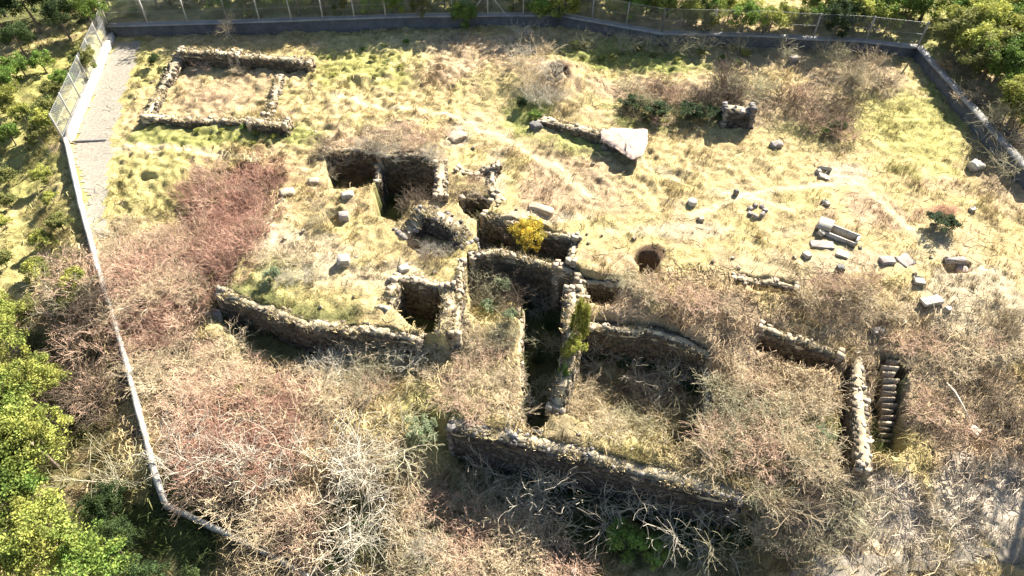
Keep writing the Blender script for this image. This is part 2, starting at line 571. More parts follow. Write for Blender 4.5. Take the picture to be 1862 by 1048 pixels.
# ------------------------------------------------------------------ ground sheet
def build_ground():
    xs = np.concatenate([[-900, -500, -300, -180, -120, -85, -65, -54], np.arange(-47, 47.01, .135), [54, 65, 85, 120, 180, 300, 500, 900]])
    ys = np.concatenate([[-300, -120, -50, -20, -5, 1, 4], np.arange(6, 60.01, .125), [62, 66, 72, 80, 95, 120, 170, 260, 420, 800, 1500]])
    X, Y = np.meshgrid(xs, ys)
    nx, ny = len(xs), len(ys)
    Z = HB(X, Y)
    C = cover(X, Y)
    me = bpy.data.meshes.new('ground')
    v = np.stack([X, Y, Z], -1).reshape(-1, 3)
    i, j = np.meshgrid(np.arange(nx - 1), np.arange(ny - 1))
    a = (j * nx + i).ravel()
    f = np.stack([a, a + 1, a + nx + 1, a + nx], 1)
    me.vertices.add(len(v))
    me.vertices.foreach_set('co', v.astype(np.float32).ravel())
    me.loops.add(f.size)
    me.loops.foreach_set('vertex_index', f.astype(np.int32).ravel())
    me.polygons.add(len(f))
    me.polygons.foreach_set('loop_start', (np.arange(len(f)) * 4).astype(np.int32))
    me.update(calc_edges=True)
    me.polygons.foreach_set('use_smooth', np.ones(len(f), bool))
    at = me.attributes.new('Col', 'FLOAT_COLOR', 'POINT')
    at.data.foreach_set('color', np.concatenate([C.reshape(-1, 3), np.ones((len(v), 1))], 1).astype(np.float32).ravel())
    m = bpy.data.materials.new('dry_grassland_soil')
    m.use_nodes = True
    N, L = m.node_tree.nodes, m.node_tree.links
    b = N['Principled BSDF']
    b.inputs['Roughness'].default_value = .95
    b.inputs['Specular IOR Level'].default_value = .05
    ca = N.new('ShaderNodeAttribute')
    ca.attribute_name = 'Col'
    tc = N.new('ShaderNodeTexCoord')
    n = N.new('ShaderNodeTexNoise')
    n.inputs['Scale'].default_value = 9
    n.inputs['Detail'].default_value = 6
    n.inputs['Roughness'].default_value = .75
    L.new(tc.outputs['Object'], n.inputs['Vector'])
    mr = N.new('ShaderNodeMapRange')
    for k, q in ((1, .33), (2, .67), (3, .52), (4, 1.32)):
        mr.inputs[k].default_value = q
    L.new(n.outputs['Fac'], mr.inputs[0])
    vm = N.new('ShaderNodeVectorMath')
    vm.operation = 'SCALE'
    L.new(ca.outputs['Color'], vm.inputs[0])
    L.new(mr.outputs[0], vm.inputs['Scale'])
    L.new(vm.outputs[0], b.inputs['Base Color'])
    bp = N.new('ShaderNodeBump')
    bp.inputs['Strength'].default_value = .8
    bp.inputs['Distance'].default_value = .08
    L.new(n.outputs['Fac'], bp.inputs['Height'])
    L.new(bp.outputs[0], b.inputs['Normal'])
    me.materials.append(m)
    o = bpy.data.objects.new('ground', me)
    COL.objects.link(o)
    return struct(o)


build_ground()


def strip_sheet(name, poly, m, lift, step=.3, kind='structure'):
    """thin sheet over the ground inside a polygon"""
    xs = [p[0] for p in poly]
    ys = [p[1] for p in poly]
    gx = np.arange(min(xs) - step, max(xs) + step, step)
    gy = np.arange(min(ys) - step, max(ys) + step, step)
    X, Y = np.meshgrid(gx, gy)
    D = sdpoly(X, Y, poly) + (vnoise(X, Y, 1.2, 31) - .5) * .5
    Z = HB(X, Y) + lift
    nx = len(gx)
    i, j = np.meshgrid(np.arange(nx - 1), np.arange(len(gy) - 1))
    a = (j * nx + i).ravel()
    f = np.stack([a, a + 1, a + nx + 1, a + nx], 1)
    f = f[D.ravel()[f].max(1) < 0.1]
    mb = MB()
    used, inv = np.unique(f, return_inverse=True)
    mb.add(np.stack([X, Y, Z], -1).reshape(-1, 3)[used], inv.reshape(-1, 4))
    return struct(mb.build(name, m, smooth=True), kind)


strip_sheet('gravel_path', GRAVEL, M_GRAVEL, .03)
TRACK = [G(1330, 1040, -2), G(1500, 1004, -2), G(1700, 998, -2), G(1900, 972, -2), G(1900, 1005, -2), G(1700, 1030, -2), G(1450, 1075, -2)]
strip_sheet('dirt_track', TRACK, M_TRACK, .05)


# ------------------------------------------------------------------ masonry
def tuft(mb, x, y, z, n=9, h=.2):
    a = rng.uniform(0, 6.283, n)
    r = rng.uniform(.3, 1.1, n)
    hh = h * rng.uniform(.5, 1.2, n)
    b = np.stack([x + rng.normal(0, .09, n), y + rng.normal(0, .09, n), np.full(n, z)], 1)
    e = b + np.stack([np.cos(a) * r * hh, np.sin(a) * r * hh, hh], 1)
    w_ = np.stack([-np.sin(a), np.cos(a), 0 * a], 1) * .02
    mb.add(np.stack([b - w_, b + w_, e], 1).reshape(-1, 3), np.array([[3 * i, 3 * i + 1, 3 * i + 2, 3 * i + 2] for i in range(n)]), np.repeat(rng.uniform(.7, 1.3, n), 3))


def rubble_wall(name, label, pts, th, zb, zt, m=M_STONE, cat='wall', group=None, ragged=.15, soil=.42):
    """pts: world centre line; zb / zt: numbers or one value per point. One mesh: core plus every stone."""
    n = len(pts)
    zb = [zb] * n if np.isscalar(zb) else zb
    zt = [zt] * n if np.isscalar(zt) else zt
    core = MB()
    gr = MB()
    cap_ = MB()
    mb = MB()
    sid = rng.integers(1e6)
    ox, oy = pts[0]
    for k in range(n - 1):
        p, q = np.array(pts[k]), np.array(pts[k + 1])
        L = np.linalg.norm(q - p)
        u = (q - p) / L
        nrm = np.array([-u[1], u[0]])
        ang = math.atan2(u[1], u[0])
        # core, in short lengths with an uneven top
        m_seg = max(1, int(L / .35))
        for s in range(m_seg):
            t0, t1 = s / m_seg, (s + 1) / m_seg
            tm = (t0 + t1) / 2
            c = p + u * L * tm
            zt_ = zt[k] + (zt[k + 1] - zt[k]) * tm - .10 - ragged * .8 * float(vnoise(np.array([c[0]]), np.array([c[1]]), .8, sid)[0])
            zb_ = zb[k] + (zb[k + 1] - zb[k]) * tm
            hgt = max(.1, zt_ - zb_)
            core.box((c[0] - ox, c[1] - oy, zb_ + hgt / 2), (L / m_seg + .02 + .004 * (s % 2), th - .12 - .005 * (s % 3), hgt), ang)
        # faces, toned darker than the tops to paint in their shade
        for side in (-1, 1):
            s = -th * .3 if k == 0 else 0
            zmin, zmax = min(zb[k], zb[k + 1]), max(zt[k], zt[k + 1])
            z = zmin
            while z < zmax:
                ch = rng.uniform(.11, .2)
                s = rng.uniform(-.1, .1)
                while s < L:
                    ln = rng.uniform(.14, .38)
                    t = np.clip((s + ln / 2) / L, 0, 1)
                    zt_ = zt[k] + (zt[k + 1] - zt[k]) * t - ragged * float(vnoise(np.array([(p + u * L * t)[0]]), np.array([(p + u * L * t)[1]]), .8, sid)[0])
                    zb_ = zb[k] + (zb[k + 1] - zb[k]) * t
                    if z + ch < zt_ - .02 and z > zb_ - .2 and rng.random() > .04:
                        dp = rng.uniform(.16, .26)
                        c = p + u * (s + ln / 2) + nrm * side * (th / 2 - dp / 2 + rng.uniform(-.02, .03))
                        mb.box((c[0] - ox, c[1] - oy, z + ch / 2), (ln * .93, dp, ch * .92), ang + rng.uniform(-.12, .12), .03, rng.uniform(.2, .5))
                    s += ln
                z += ch
        # ends
        for end, on in ((p, k == 0), (q, k == n - 2)):
            if not on:
                continue
            z = zb[k]
            while z < (zt[0] if k == 0 else zt[-1]) - .15:
                ch = rng.uniform(.15, .26)
                for s in np.arange(-th / 2 + .12, th / 2, .3):
                    c = end + nrm * s
                    mb.box((c[0] - ox, c[1] - oy, z + ch / 2), (rng.uniform(.2, .36), .29, ch * .95), ang + rng.uniform(-.3, .3), .04, rng.uniform(.65, 1.2))
                z += ch
        # top
        nl, nw = max(2, int(L / .14) + 1), 6
        tl, tw = np.meshgrid(np.linspace(-.01, 1.01, nl), np.linspace(-.5, .5, nw), indexing='ij')
        wob = (vnoise(tl * L + 10 * k, tw * 0 + np.sign(tw), .5, sid) - .5) * .34 + (vnoise(tl * L + 10 * k, tw * 0 + np.sign(tw), 1.7, sid + 1) - .5) * .3
        qx = p[0] + u[0] * L * tl + nrm[0] * tw * (th - .04 + wob)
        qy = p[1] + u[1] * L * tl + nrm[1] * tw * (th - .04 + wob)
        qz = zt[k] + (zt[k + 1] - zt[k]) * np.clip(tl, 0, 1) - ragged * vnoise(qx, qy, .8, sid) - .02 + (vnoise(qx, qy, .25, sid + 2) - .5) * .12 - .35 * (np.abs(tw) * 2) ** 4
        iv = np.arange(nl * nw).reshape(nl, nw)
        cap_.add(np.stack([qx - ox, qy - oy, qz], -1), np.stack([iv[:-1, :-1], iv[1:, :-1], iv[1:, 1:], iv[:-1, 1:]], -1).reshape(-1, 4), rng.uniform(.75, 1.25, nl * nw))
        for _ in range(int(L * th * 16) + 2):
            t = rng.random()
            c = p + u * L * t + nrm * rng.uniform(-.55, .55) * th
            if soil and float(vnoise(np.array([c[0]]), np.array([c[1]]), .9, sid + 5)[0]) < soil + .15:
                tuft(gr, c[0] - ox, c[1] - oy, zt[k] + (zt[k + 1] - zt[k]) * t - ragged * float(vnoise(np.array([c[0]]), np.array([c[1]]), .8, sid)[0]) - .06, 10, rng.uniform(.12, .26))
        for _ in range(int(L * th * 7) + 2):
            t = rng.random()
            c = p + u * L * t + nrm * rng.uniform(-.5, .5) * (th - .1)
            zt_ = zt[k] + (zt[k + 1] - zt[k]) * t - ragged * float(vnoise(np.array([c[0]]), np.array([c[1]]), .8, sid)[0])
            if float(vnoise(np.array([c[0]]), np.array([c[1]]), .9, sid + 5)[0]) < soil:
                tuft(gr, c[0] - ox, c[1] - oy, zt_ - .05)
            sz = rng.uniform(.07, .2) if rng.random() < .85 else rng.uniform(.2, .36)
            mb.box((c[0] - ox, c[1] - oy, zt_ - .05 + rng.uniform(-.06, .03)), (sz, sz * rng.uniform(.5, 1), .14), rng.uniform(0, 3), .03, rng.uniform(.7, 1.35))
    o = mb.build(name, m, None, (ox, oy, 0))
    tag(o, label, cat, group)
    c = core.build('earth_core', M_MORTAR, o)
    cap_.build('soil_cap', M_SOIL, o, smooth=True)
    if gr.n > 900:
        gr.build('grass_tufts', M_STRAWG, o)
    return o


def W(name, label, pix, th, zb, zt, **kw):
    zz = zt if np.isscalar(zt) else None
    pts = [G(px, py, (zz if zz is not None else zt[i])) for i, (px, py) in enumerate(pix)]
    return rubble_wall(name, label, pts, th, zb, zt, **kw)


# the small rectangular ruin (upper left)
GR = 'walls of the small rectangular ruin'
W('ruin_wall', 'tallest rubble wall of the small rectangular ruin, back left corner, dark in shade', [(325, 88), (418, 93)], .75, -.2, 1.25, group=GR)
W('ruin_wall', 'long rubble wall with a rounded right end at the back of the rectangular ruin', [(432, 97), (500, 102), (562, 108)], .75, -.2, [1.0, .95, .9], group=GR)
W('ruin_wall', 'low crumbled pale side wall of the rectangular ruin nearest the gravel path', [(322, 100), (293, 155), (264, 208)], .8, -.2, [.9, .45, .5], group=GR, ragged=.3)
W('ruin_wall', 'front rubble wall of the rectangular ruin, half overgrown with grass', [(262, 208), (340, 213), (400, 214), (452, 216)], .7, -.2, [.65, .5, .3, .45], group=GR, ragged=.25)
W('ruin_wall', 'thick pale wall stub ending the front of the rectangular ruin, sharp shadow below', [(455, 216), (520, 221)], .85, -.2, .8, group=GR)
W('ruin_wall', 'low broken right side wall of the rectangular ruin with white stones', [(508, 135), (498, 170), (484, 205)], .7, -.2, [.35, .5, .5], group=GR, ragged=.3)

# long wall with the pinkish mortar slab (upper middle)
W('ruin_wall', 'low rubble wall running into the big pink mortar slab', [(985, 214), (1040, 225), (1100, 240)], .8, -.2, [.5, .65, .75], ragged=.2)


def slab_block(name, label, outline_px, zb, zt, m, cat='stone', px_z=None, edge=.12, parent=None, sub=4, rough=.05):
    """upright prism from an outline on its top face, edges broken, top uneven"""
    pts = [G(px, py, zt) for px, py in outline_px]
    cx = sum(p[0] for p in pts) / len(pts)
    cy = sum(p[1] for p in pts) / len(pts)
    bd = []
    for i in range(len(pts)):
        p, q = np.array(pts[i]), np.array(pts[(i + 1) % len(pts)])
        for s in range(sub):
            bd.append(p + (q - p) * s / sub)
    bd = np.array(bd) - np.array([cx, cy])
    n = len(bd)
    bd = bd + rng.uniform(-rough, rough, bd.shape)
    H_ = zt - zb
    rings = []
    for fr, zz in ((1.0, 0), (1.02, H_ * .3), (1.0, H_ * .65), (.985, H_ - edge * .5), (.93, H_ - edge * .08), (.6, H_), (.25, H_)):
        jz = rng.uniform(-rough, rough, n) * (.5 if zz < H_ * .7 else .12)
        rings.append(np.concatenate([bd * fr + rng.uniform(-rough, rough, bd.shape) * .6, (zz + jz)[:, None]], 1))
    v = np.concatenate(rings + [np.array([[0, 0, H_]])])
    f = []
    for r in range(len(rings) - 1):
        for i in range(n):
            j = (i + 1) % n
            f.append([r * n + i, r * n + j, (r + 1) * n + j, (r + 1) * n + i])
    base = (len(rings) - 1) * n
    for i in range(n):
        f.append([base + i, base + (i + 1) % n, len(v) - 1, len(v) - 1])
    # orientation
    area = sum(bd[i][0] * bd[(i + 1) % n][1] - bd[(i + 1) % n][0] * bd[i][1] for i in range(n))
    f = np.array(f)
    if area < 0:
        f = np.where((f[:, 2] == f[:, 3])[:, None], f[:, [1, 0, 2, 2]], f[:, [1, 0, 3, 2]])
    mb = MB()
    mb.add(v, f)
    o = mb.build(name, m, parent, (cx, cy, zb))
    if label:
        tag(o, label, cat)
    return o


slab_block('mortar_slab', 'big fan shaped pink mortar slab with a flat top and dark broken edge', [(1092, 236), (1120, 231), (1178, 234), (1176, 262), (1168, 282), (1150, 288), (1120, 268), (1096, 254)], .70, .86, M_PINKST, 'masonry', sub=7, rough=.05)
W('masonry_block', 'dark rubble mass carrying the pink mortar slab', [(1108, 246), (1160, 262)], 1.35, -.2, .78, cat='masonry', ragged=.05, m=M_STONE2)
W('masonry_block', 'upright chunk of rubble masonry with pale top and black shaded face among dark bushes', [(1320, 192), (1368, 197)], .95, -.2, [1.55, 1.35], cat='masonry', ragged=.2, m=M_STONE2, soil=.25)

# podium and its pits
GP = 'lining walls of the sunken chambers'
RAG = .4
W('podium_wall', 'long retaining wall in deep shade along the front left of the podium', [(402, 527), (480, 556), (560, 586), (640, 592), (700, 598), (762, 608)], .7, [-2.4, -2.2, -1.9, -1.7, -1.7, -1.7], [.05, .1, .1, .05, .05, .0], group=None)
W('podium_wall', 'rounded end of the podium wall facing the red thicket', [(520, 347), (488, 392), (455, 440), (432, 490), (404, 527)], .6, [-.5, -.9, -1.2, -1.3, -2.2], [.15, .12, .1, .1, .05], ragged=.25)
W('chamber_wall', 'ragged wall behind the shallow dark chamber at the top of the podium', [(588, 272), (620, 270), (652, 268), (690, 278)], .5, -2.1, [.1, .2, .15, .1], group=GP)
W('chamber_wall', 'curved back wall of the deepest dark chamber', [(690, 280), (735, 273), (770, 278), (806, 288)], .6, -3.1, [.2, .35, .3, .35], group=GP, ragged=RAG)
W('chamber_wall', 'thick pale topped wall on the right of the deepest dark chamber', [(800, 290), (802, 320), (800, 352)], .8, -3.1, [.4, .5, .4], group=GP, ragged=.25)
W('chamber_wall', 'low divider between the two dark chambers', [(688, 300), (686, 330)], .4, -3.0, [-.3, -.5], group=GP, ragged=RAG)
W('chamber_wall', 'short wall round the small dark hollow beside the pale outcrop', [(838, 356), (868, 347), (893, 360)], .4, -1.5, .08, group=GP, ragged=RAG)
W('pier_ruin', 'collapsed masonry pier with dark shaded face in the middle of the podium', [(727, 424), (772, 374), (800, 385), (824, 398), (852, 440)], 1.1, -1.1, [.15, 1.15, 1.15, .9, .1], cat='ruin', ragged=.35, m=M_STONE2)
W('chamber_wall', 'straight pale wall top above the long chamber with the yellow tree', [(880, 385), (960, 406), (1048, 428)], .6, -2.8, [.1, .15, .15], group=GP, ragged=RAG)
W('chamber_wall', 'short dark end wall of the long chamber with the yellow tree', [(1048, 430), (1038, 474)], .5, -2.8, [.12, .05], group=GP, ragged=RAG)
W('chamber_wall', 'curving pale wall between the long chamber and the overgrown pit', [(858, 462), (905, 454), (960, 466), (1012, 480)], .5, -3.5, [.1, .1, 0, -.05], group=GP, ragged=.25)
W('chamber_wall', 'ruined corner wall at the head of the dark corridor', [(1018, 482), (1056, 494), (1062, 540)], .5, -3.5, [-.1, -.15, -.3], group=GP, ragged=.3)
W('corridor_wall', 'thick rubble wall on the sunny right side of the dark corridor', [(1040, 520), (1042, 575), (1040, 640), (1022, 700), (1010, 740)], .8, -3.5, [.15, .1, -.1, -.6, -1.2], ragged=.3)
W('corridor_wall', 'broken left edge of the dark corridor under dry grass', [(946, 560), (944, 640), (946, 700)], .4, -3.5, [-1.2, -1.4, -1.5], ragged=.2)
W('chamber_wall', 'dark coursed back wall of the small square chamber near the front of the podium', [(716, 500), (765, 506), (812, 516)], .6, -2.8, [.35, .3, .2], group=GP, ragged=RAG)
W('chamber_wall', 'stepped pale wall on the left of the small square chamber', [(716, 504), (712, 535), (700, 560)], .7, -2.8, [.35, .3, .1], group=GP, ragged=.35)
W('chamber_wall', 'thick pale right wall of the small square chamber with rounded foot', [(812, 518), (818, 548), (806, 600)], .75, -2.8, [.25, .3, .1], group=GP, ragged=.25)
W('ruin_wall', 'pale wall top forming a T left of the overgrown pit', [(838, 470), (836, 520), (826, 600)], .55, -1.6, [.15, .15, .1], ragged=.25)
W('chamber_wall', 'dark wall of the little pit beside the corridor head', [(1050, 502), (1086, 508), (1124, 514)], .45, -1.9, [-.15, -.25, -.3], group=GP, ragged=RAG)
W('chamber_wall', 'ivy hung wall of the large sunken room full of pale branches', [(1058, 588), (1120, 590), (1190, 598), (1245, 618), (1295, 644)], .6, -3.6, [-.65, -.65, -.7, -.8, -.95], group=GP, ragged=.25)
W('chamber_wall', 'short dark right wall of the large sunken room', [(1293, 646), (1290, 700), (1288, 780)], .5, -3.1, [-1.3, -1.4, -1.5], group=GP, ragged=RAG)
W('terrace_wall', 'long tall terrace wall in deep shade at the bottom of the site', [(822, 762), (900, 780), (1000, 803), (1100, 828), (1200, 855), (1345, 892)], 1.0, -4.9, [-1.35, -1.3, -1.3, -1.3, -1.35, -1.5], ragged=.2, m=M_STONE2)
W('ruin_wall', 'narrow pale wall standing alone beside the stone stairway with shade on its left', [(1562, 650), (1568, 745), (1575, 850)], .68, -3.0, [-.6, -.45, -.6], ragged=.15, soil=0)
W('ruin_wall', 'low stone edge with pits along the slope left of the sarcophagus slabs', [(1335, 500), (1400, 508), (1450, 520)], .5, -1.5, [.15, .1, .0], ragged=.35)
W('ruin_wall', 'half buried dark wall line running down to the stone stairway', [(1385, 590), (1440, 608), (1485, 622), (1530, 640)], .5, -2.1, [-.2, -.25, -.35, -.45], ragged=.3)
W('ruin_wall', 'jagged pale wall remnant right of the deepest chamber', [(832, 306), (862, 314), (884, 300), (905, 296)], .5, -.6, [.2, .3, .5, .6], ragged=.3)
W('ruin_wall', 'crumbling pale wall curving down from the jagged remnant', [(896, 305), (890, 335), (912, 362)], .6, -.4, [.4, .3, .15], ragged=.25)


# stone stairway
def stairway():
    x0, y0 = G(1617, 655, -1.0)
    root = empty('stone_stairway', (x0, y0, -1.0), 'narrow flight of stone steps with dark risers going down beside the lone wall', 'stairway')
    for i in range(14):
        px, py = 1623 - i * .9 + rng.uniform(-4, 4), 656 + i * 11.2 + rng.uniform(-1.5, 1.5)
        z = -0.9 - i * .115 + rng.uniform(-.04, .04)
        gx, gy = G(px, py, z)
        mb = MB()
        mb.box((0, 0, -.7), (.66 + rng.uniform(-.16, .12), .10 + rng.uniform(-.03, .03), 1.4), -.10 + rng.uniform(-.05, .05), .035, rng.uniform(.7, 1.2))
        o = mb.build('step', M_STONE, root, (gx - x0, gy - y0, z + 1.0))
    return root


stairway()


# ------------------------------------------------------------------ loose stones
def stone(name, label, px, py, size, rot=0., tilt=(0, 0), m=M_MARBLE, cat='stone', sink=.3, jit=.03, z=None, shape='block', group=None):
    """worked or broken stone: subdivided box with worn, chipped edges"""
    x, y, zz = P(px, py)
    zz = hz(x, y) if z is None else z
    nx = 5
    g = np.array([-1, -.86, 0, .86, 1]) if shape == 'block' else np.linspace(-1, 1, nx)
    mb = MB()
    sx, sy, sz = (v * (.86 if shape == 'block' else .92) for v in size)
    sink = sink + .12 if sink >= 0 else sink
    idx = {}
    vs = []
    for i in range(nx):
        for j in range(nx):
            for k in range(nx):
                if i in (0, nx - 1) or j in (0, nx - 1) or k in (0, nx - 1):
                    v = np.array([g[i], g[j], g[k]])
                    r = {'block': .07, 'round': .8, 'boulder': .55}[shape]
                    nv = v / np.linalg.norm(v)
                    v = v * (1 - r * .6) + nv * r * .6 * 1.25 if shape != 'block' else v * (1 - .10 * (np.abs(v) > .99).sum() / 3 * ((np.abs(v) > .99).sum() >= 2))
                    v = v * np.array([sx, sy, sz]) / 2 + rng.uniform(-jit, jit, 3)
                    idx[(i, j, k)] = len(vs)
                    vs.append(v)
    f = []
    for a in range(nx - 1):
        for b in range(nx - 1):
            for lo, hi in (((0), False), ((nx - 1), True)):
                q = [(lo, a, b), (lo, a + 1, b), (lo, a + 1, b + 1), (lo, a, b + 1)]
                f.append([idx[t] for t in (q if hi else q[::-1])])
                q = [(a, lo, b), (a, lo, b + 1), (a + 1, lo, b + 1), (a + 1, lo, b)]
                f.append([idx[t] for t in (q if hi else q[::-1])])
                q = [(a, b, lo), (a + 1, b, lo), (a + 1, b + 1, lo), (a, b + 1, lo)]
                f.append([idx[t] for t in (q if hi else q[::-1])])
    mb.add(np.array(vs), f)
    o = mb.build(name, m, None, (x, y, zz + sz / 2 - sz * sink))
    o.rotation_euler = (tilt[0], tilt[1], rot)
    return tag(o, label, cat, group)


def lathe(name, label, px, py, prof, m, cat, sides=20, tilt=(0, 0)):
    x, y, _ = P(px, py)
    z = hz(x, y)
    mb = MB()
    a = np.arange(sides) * 2 * math.pi / sides
    n = len(prof)
    v = []
    for r, h in prof:
        v += [(r * math.cos(t) * rng.uniform(.97, 1.03), r * math.sin(t) * rng.uniform(.97, 1.03), h) for t in a]
    v.append((0, 0, prof[-1][1]))
    f = []
    for i in range(n - 1):
        for j in range(sides):
            k = (j + 1) % sides
            f.append([i * sides + j, i * sides + k, (i + 1) * sides + k, (i + 1) * sides + j])
    for j in range(sides):
        f.append([(n - 1) * sides + j, (n - 1) * sides + (j + 1) % sides, n * sides, n * sides])
    mb.add(v, f)
    o = mb.build(name, m, None, (x, y, z - .06), smooth=False)
    o.rotation_euler = (*tilt, 0)
    return tag(o, label, cat)


stone('marble_block', 'bright white cut block on the bare middle of the podium', 626, 481, (.72, .66, .62), .12, sink=.15, jit=.015)
stone('grey_pedestal', 'purplish grey cut block on the edge of a small dark hollow', 626, 398, (.62, .55, .6), .15, m=M_GREYST, sink=.1, jit=.02)
stone('marble_boulder', 'rounded white stone just above the small dark hollow', 632, 356, (.75, .5, .5), .2, shape='boulder', sink=.3)
stone('marble_slab', 'leaning pale rectangular slab at the foot of the podium corner', 393, 579, (.75, .95, .3), .45, (.1, .1), sink=.1, jit=.02)
lathe('column_drum', 'white round column drum lying flat on the dry meadow', 1258, 371, [(.25, -.1), (.27, .1), (.27, .3), (.25, .34), (.1, .345)], M_MARBLE, 'column drum')
stone('marble_slab', 'upper grey white slab of the leaning pair near the trail bend', 1500, 308, (.85, .42, .2), -.35, (-.55, .0), sink=-.3)
stone('marble_slab', 'lower white slab of the leaning pair near the trail bend', 1498, 322, (.75, .38, .22), -.2, (.2, .25), sink=.05)
stone('marble_chip', 'small white upright stone at the left end of the leaning pair of slabs', 1487, 313, (.3, .28, .35), .3, (.1, .2), sink=.1)
stone('marble_slab', 'small narrow white slab lying alone on the pinkish patch', 1500, 373, (.28, .55, .18), .45, sink=.1)
stone('marble_boulder', 'white boulder with a dark hollow near the right boundary', 1773, 306, (.75, .7, .75), .3, shape='boulder', sink=.2, jit=.06)
stone('grey_boulder', 'flat greyish rock on the meadow below the masonry chunk', 1410, 268, (.8, .55, .45), .4, m=M_GREYST, shape='boulder', sink=.35, jit=.06)
stone('grey_boulder', 'small pale rock high at the edge of the brown brush', 1442, 112, (.7, .5, .55), .1, m=M_GREYST, shape='boulder', sink=.3, jit=.05)
stone('grey_boulder', 'dark grey boulder at the left end of the pink slab wall', 974, 236, (.8, .7, .7), .5, m=M_DARKST, shape='boulder', sink=.3, jit=.08)
stone('pale_outcrop', 'smooth pale rock outcrop above the jagged wall remnant', 830, 247, (1.3, 1.0, .5), .6, m=M_STONE, shape='boulder', sink=.5, jit=.06)
stone('pale_outcrop', 'long pale rock lying above the chamber with the yellow tree', 985, 382, (1.6, .6, .5), -.45, m=M_STONE, shape='boulder', sink=.45, jit=.06)
stone('grey_slab', 'flat grey rectangular slab lying in front of the sarcophagus', 1494, 447, (1.45, .62, .2), -.12, m=M_GREYST, sink=.35, jit=.02)
stone('marble_slab', 'broken white slab to the right of the flat grey slab', 1532, 463, (.75, .55, .2), -.5, sink=.3)
stone('marble_block', 'white rough block left of the broken white slab', 1466, 467, (.42, .5, .4), .3, sink=.25, jit=.04)
stone('grey_slab', 'grey slab with a dark shadow under its front edge', 1612, 477, (.85, .6, .28), .05, (-.08, 0), m=M_GREYST, sink=.1, jit=.02)
stone('grey_slab', 'large tilted brownish grey slab touching the grey slab', 1646, 475, (1.05, .95, .3), .5, (.15, .12), m=M_GREYST, sink=.35, jit=.06)
stone('fallen_block', 'long rough stone above the dark open slot in the ground', 1735, 476, (1.2, .35, .4), -.06, m=M_GREYST, sink=.35, jit=.05)
lathe('column_drum', 'pinkish round drum standing in the dark open slot', 1744, 494, [(.3, -.3), (.32, .1), (.31, .32), (.26, .36), (.1, .37)], M_PINKST, 'column drum', tilt=(.2, .1))
stone('marble_block', 'squarish white block on the slope below the brownish slab', 1669, 514, (.6, .55, .3), -.2, (.05, .1), sink=.2, jit=.03)
stone('marble_slab', 'largest white slab lying tilted on the bright right slope', 1691, 553, (1.25, .62, .22), .22, (-.12, 0), sink=-.1, jit=.02)
stone('marble_chip', 'small white stone at the right corner of the largest white slab', 1721, 566, (.3, .28, .28), .3, (.2, .2), sink=.2)
stone('dark_block', 'dark brown upright block beside a leafless bush below the slabs', 1525, 496, (.42, .4, .6), .1, m=M_DARKST, sink=.2)
stone('dark_block', 'half buried dark block with pale lip above the stone stairway', 1597, 603, (.75, .4, .4), .15, m=M_STONE2, sink=.3)
stone('pale_boulder', 'round pale boulder at the lower end of the lone narrow wall', 1562, 862, (.95, .8, .6), .1, m=M_STONE, shape='boulder', sink=.35, jit=.05)
stone('marble_slab', 'white square slab lying in the brown brush near the right edge', 1773, 783, (.5, .5, .12), .75, (.15, .1), sink=-.6, jit=.01)
stone('marble_chip', 'small pale stone on the slope right of the rust coloured grass', 1768, 382, (.35, .3, .3), .3, sink=.2)
stone('marker_post', 'short white concrete post at the bottom edge among the scrub', 1043, 1040, (.28, .28, .9), .1, m=M_MARBLE, cat='post', sink=.1, jit=.008)
stone('marker_stub', 'small dark stub where the trails meet on the meadow', 1337, 355, (.28, .28, .45), .1, m=M_DARKST, shape='boulder', sink=.1)
stone('pale_boulder', 'small pale stone at the foot of the meadow trail', 1274, 402, (.35, .3, .3), .1, m=M_STONE, shape='boulder', sink=.2)
stone('pale_boulder', 'rough pale rock on the crest of the dark chambers', 570, 330, (.7, .5, .4), .1, m=M_STONE, shape='boulder', sink=.2)
stone('pale_boulder', 'pale rounded stone at the head of the podium wall by the red thicket', 522, 352, (.9, .7, .55), .3, m=M_STONE, shape='boulder', sink=.2)
stone('fallen_block', 'rough white stone on the rim above the stepped wall of the square chamber', 735, 492, (.6, .45, .35), .4, m=M_MARBLE, shape='boulder', sink=.2)
RG = 'stones of the little ring on the meadow'
for a in range(7):
    t = a / 7 * 6.28
    stone('ring_stone', 'one of the small grey stones set in a ring on the dry meadow', 1376 + 14 * math.cos(t), 387 + 10 * math.sin(t), (.3, .24, .24), t, m=M_GREYST, shape='boulder', sink=.2, group=RG)
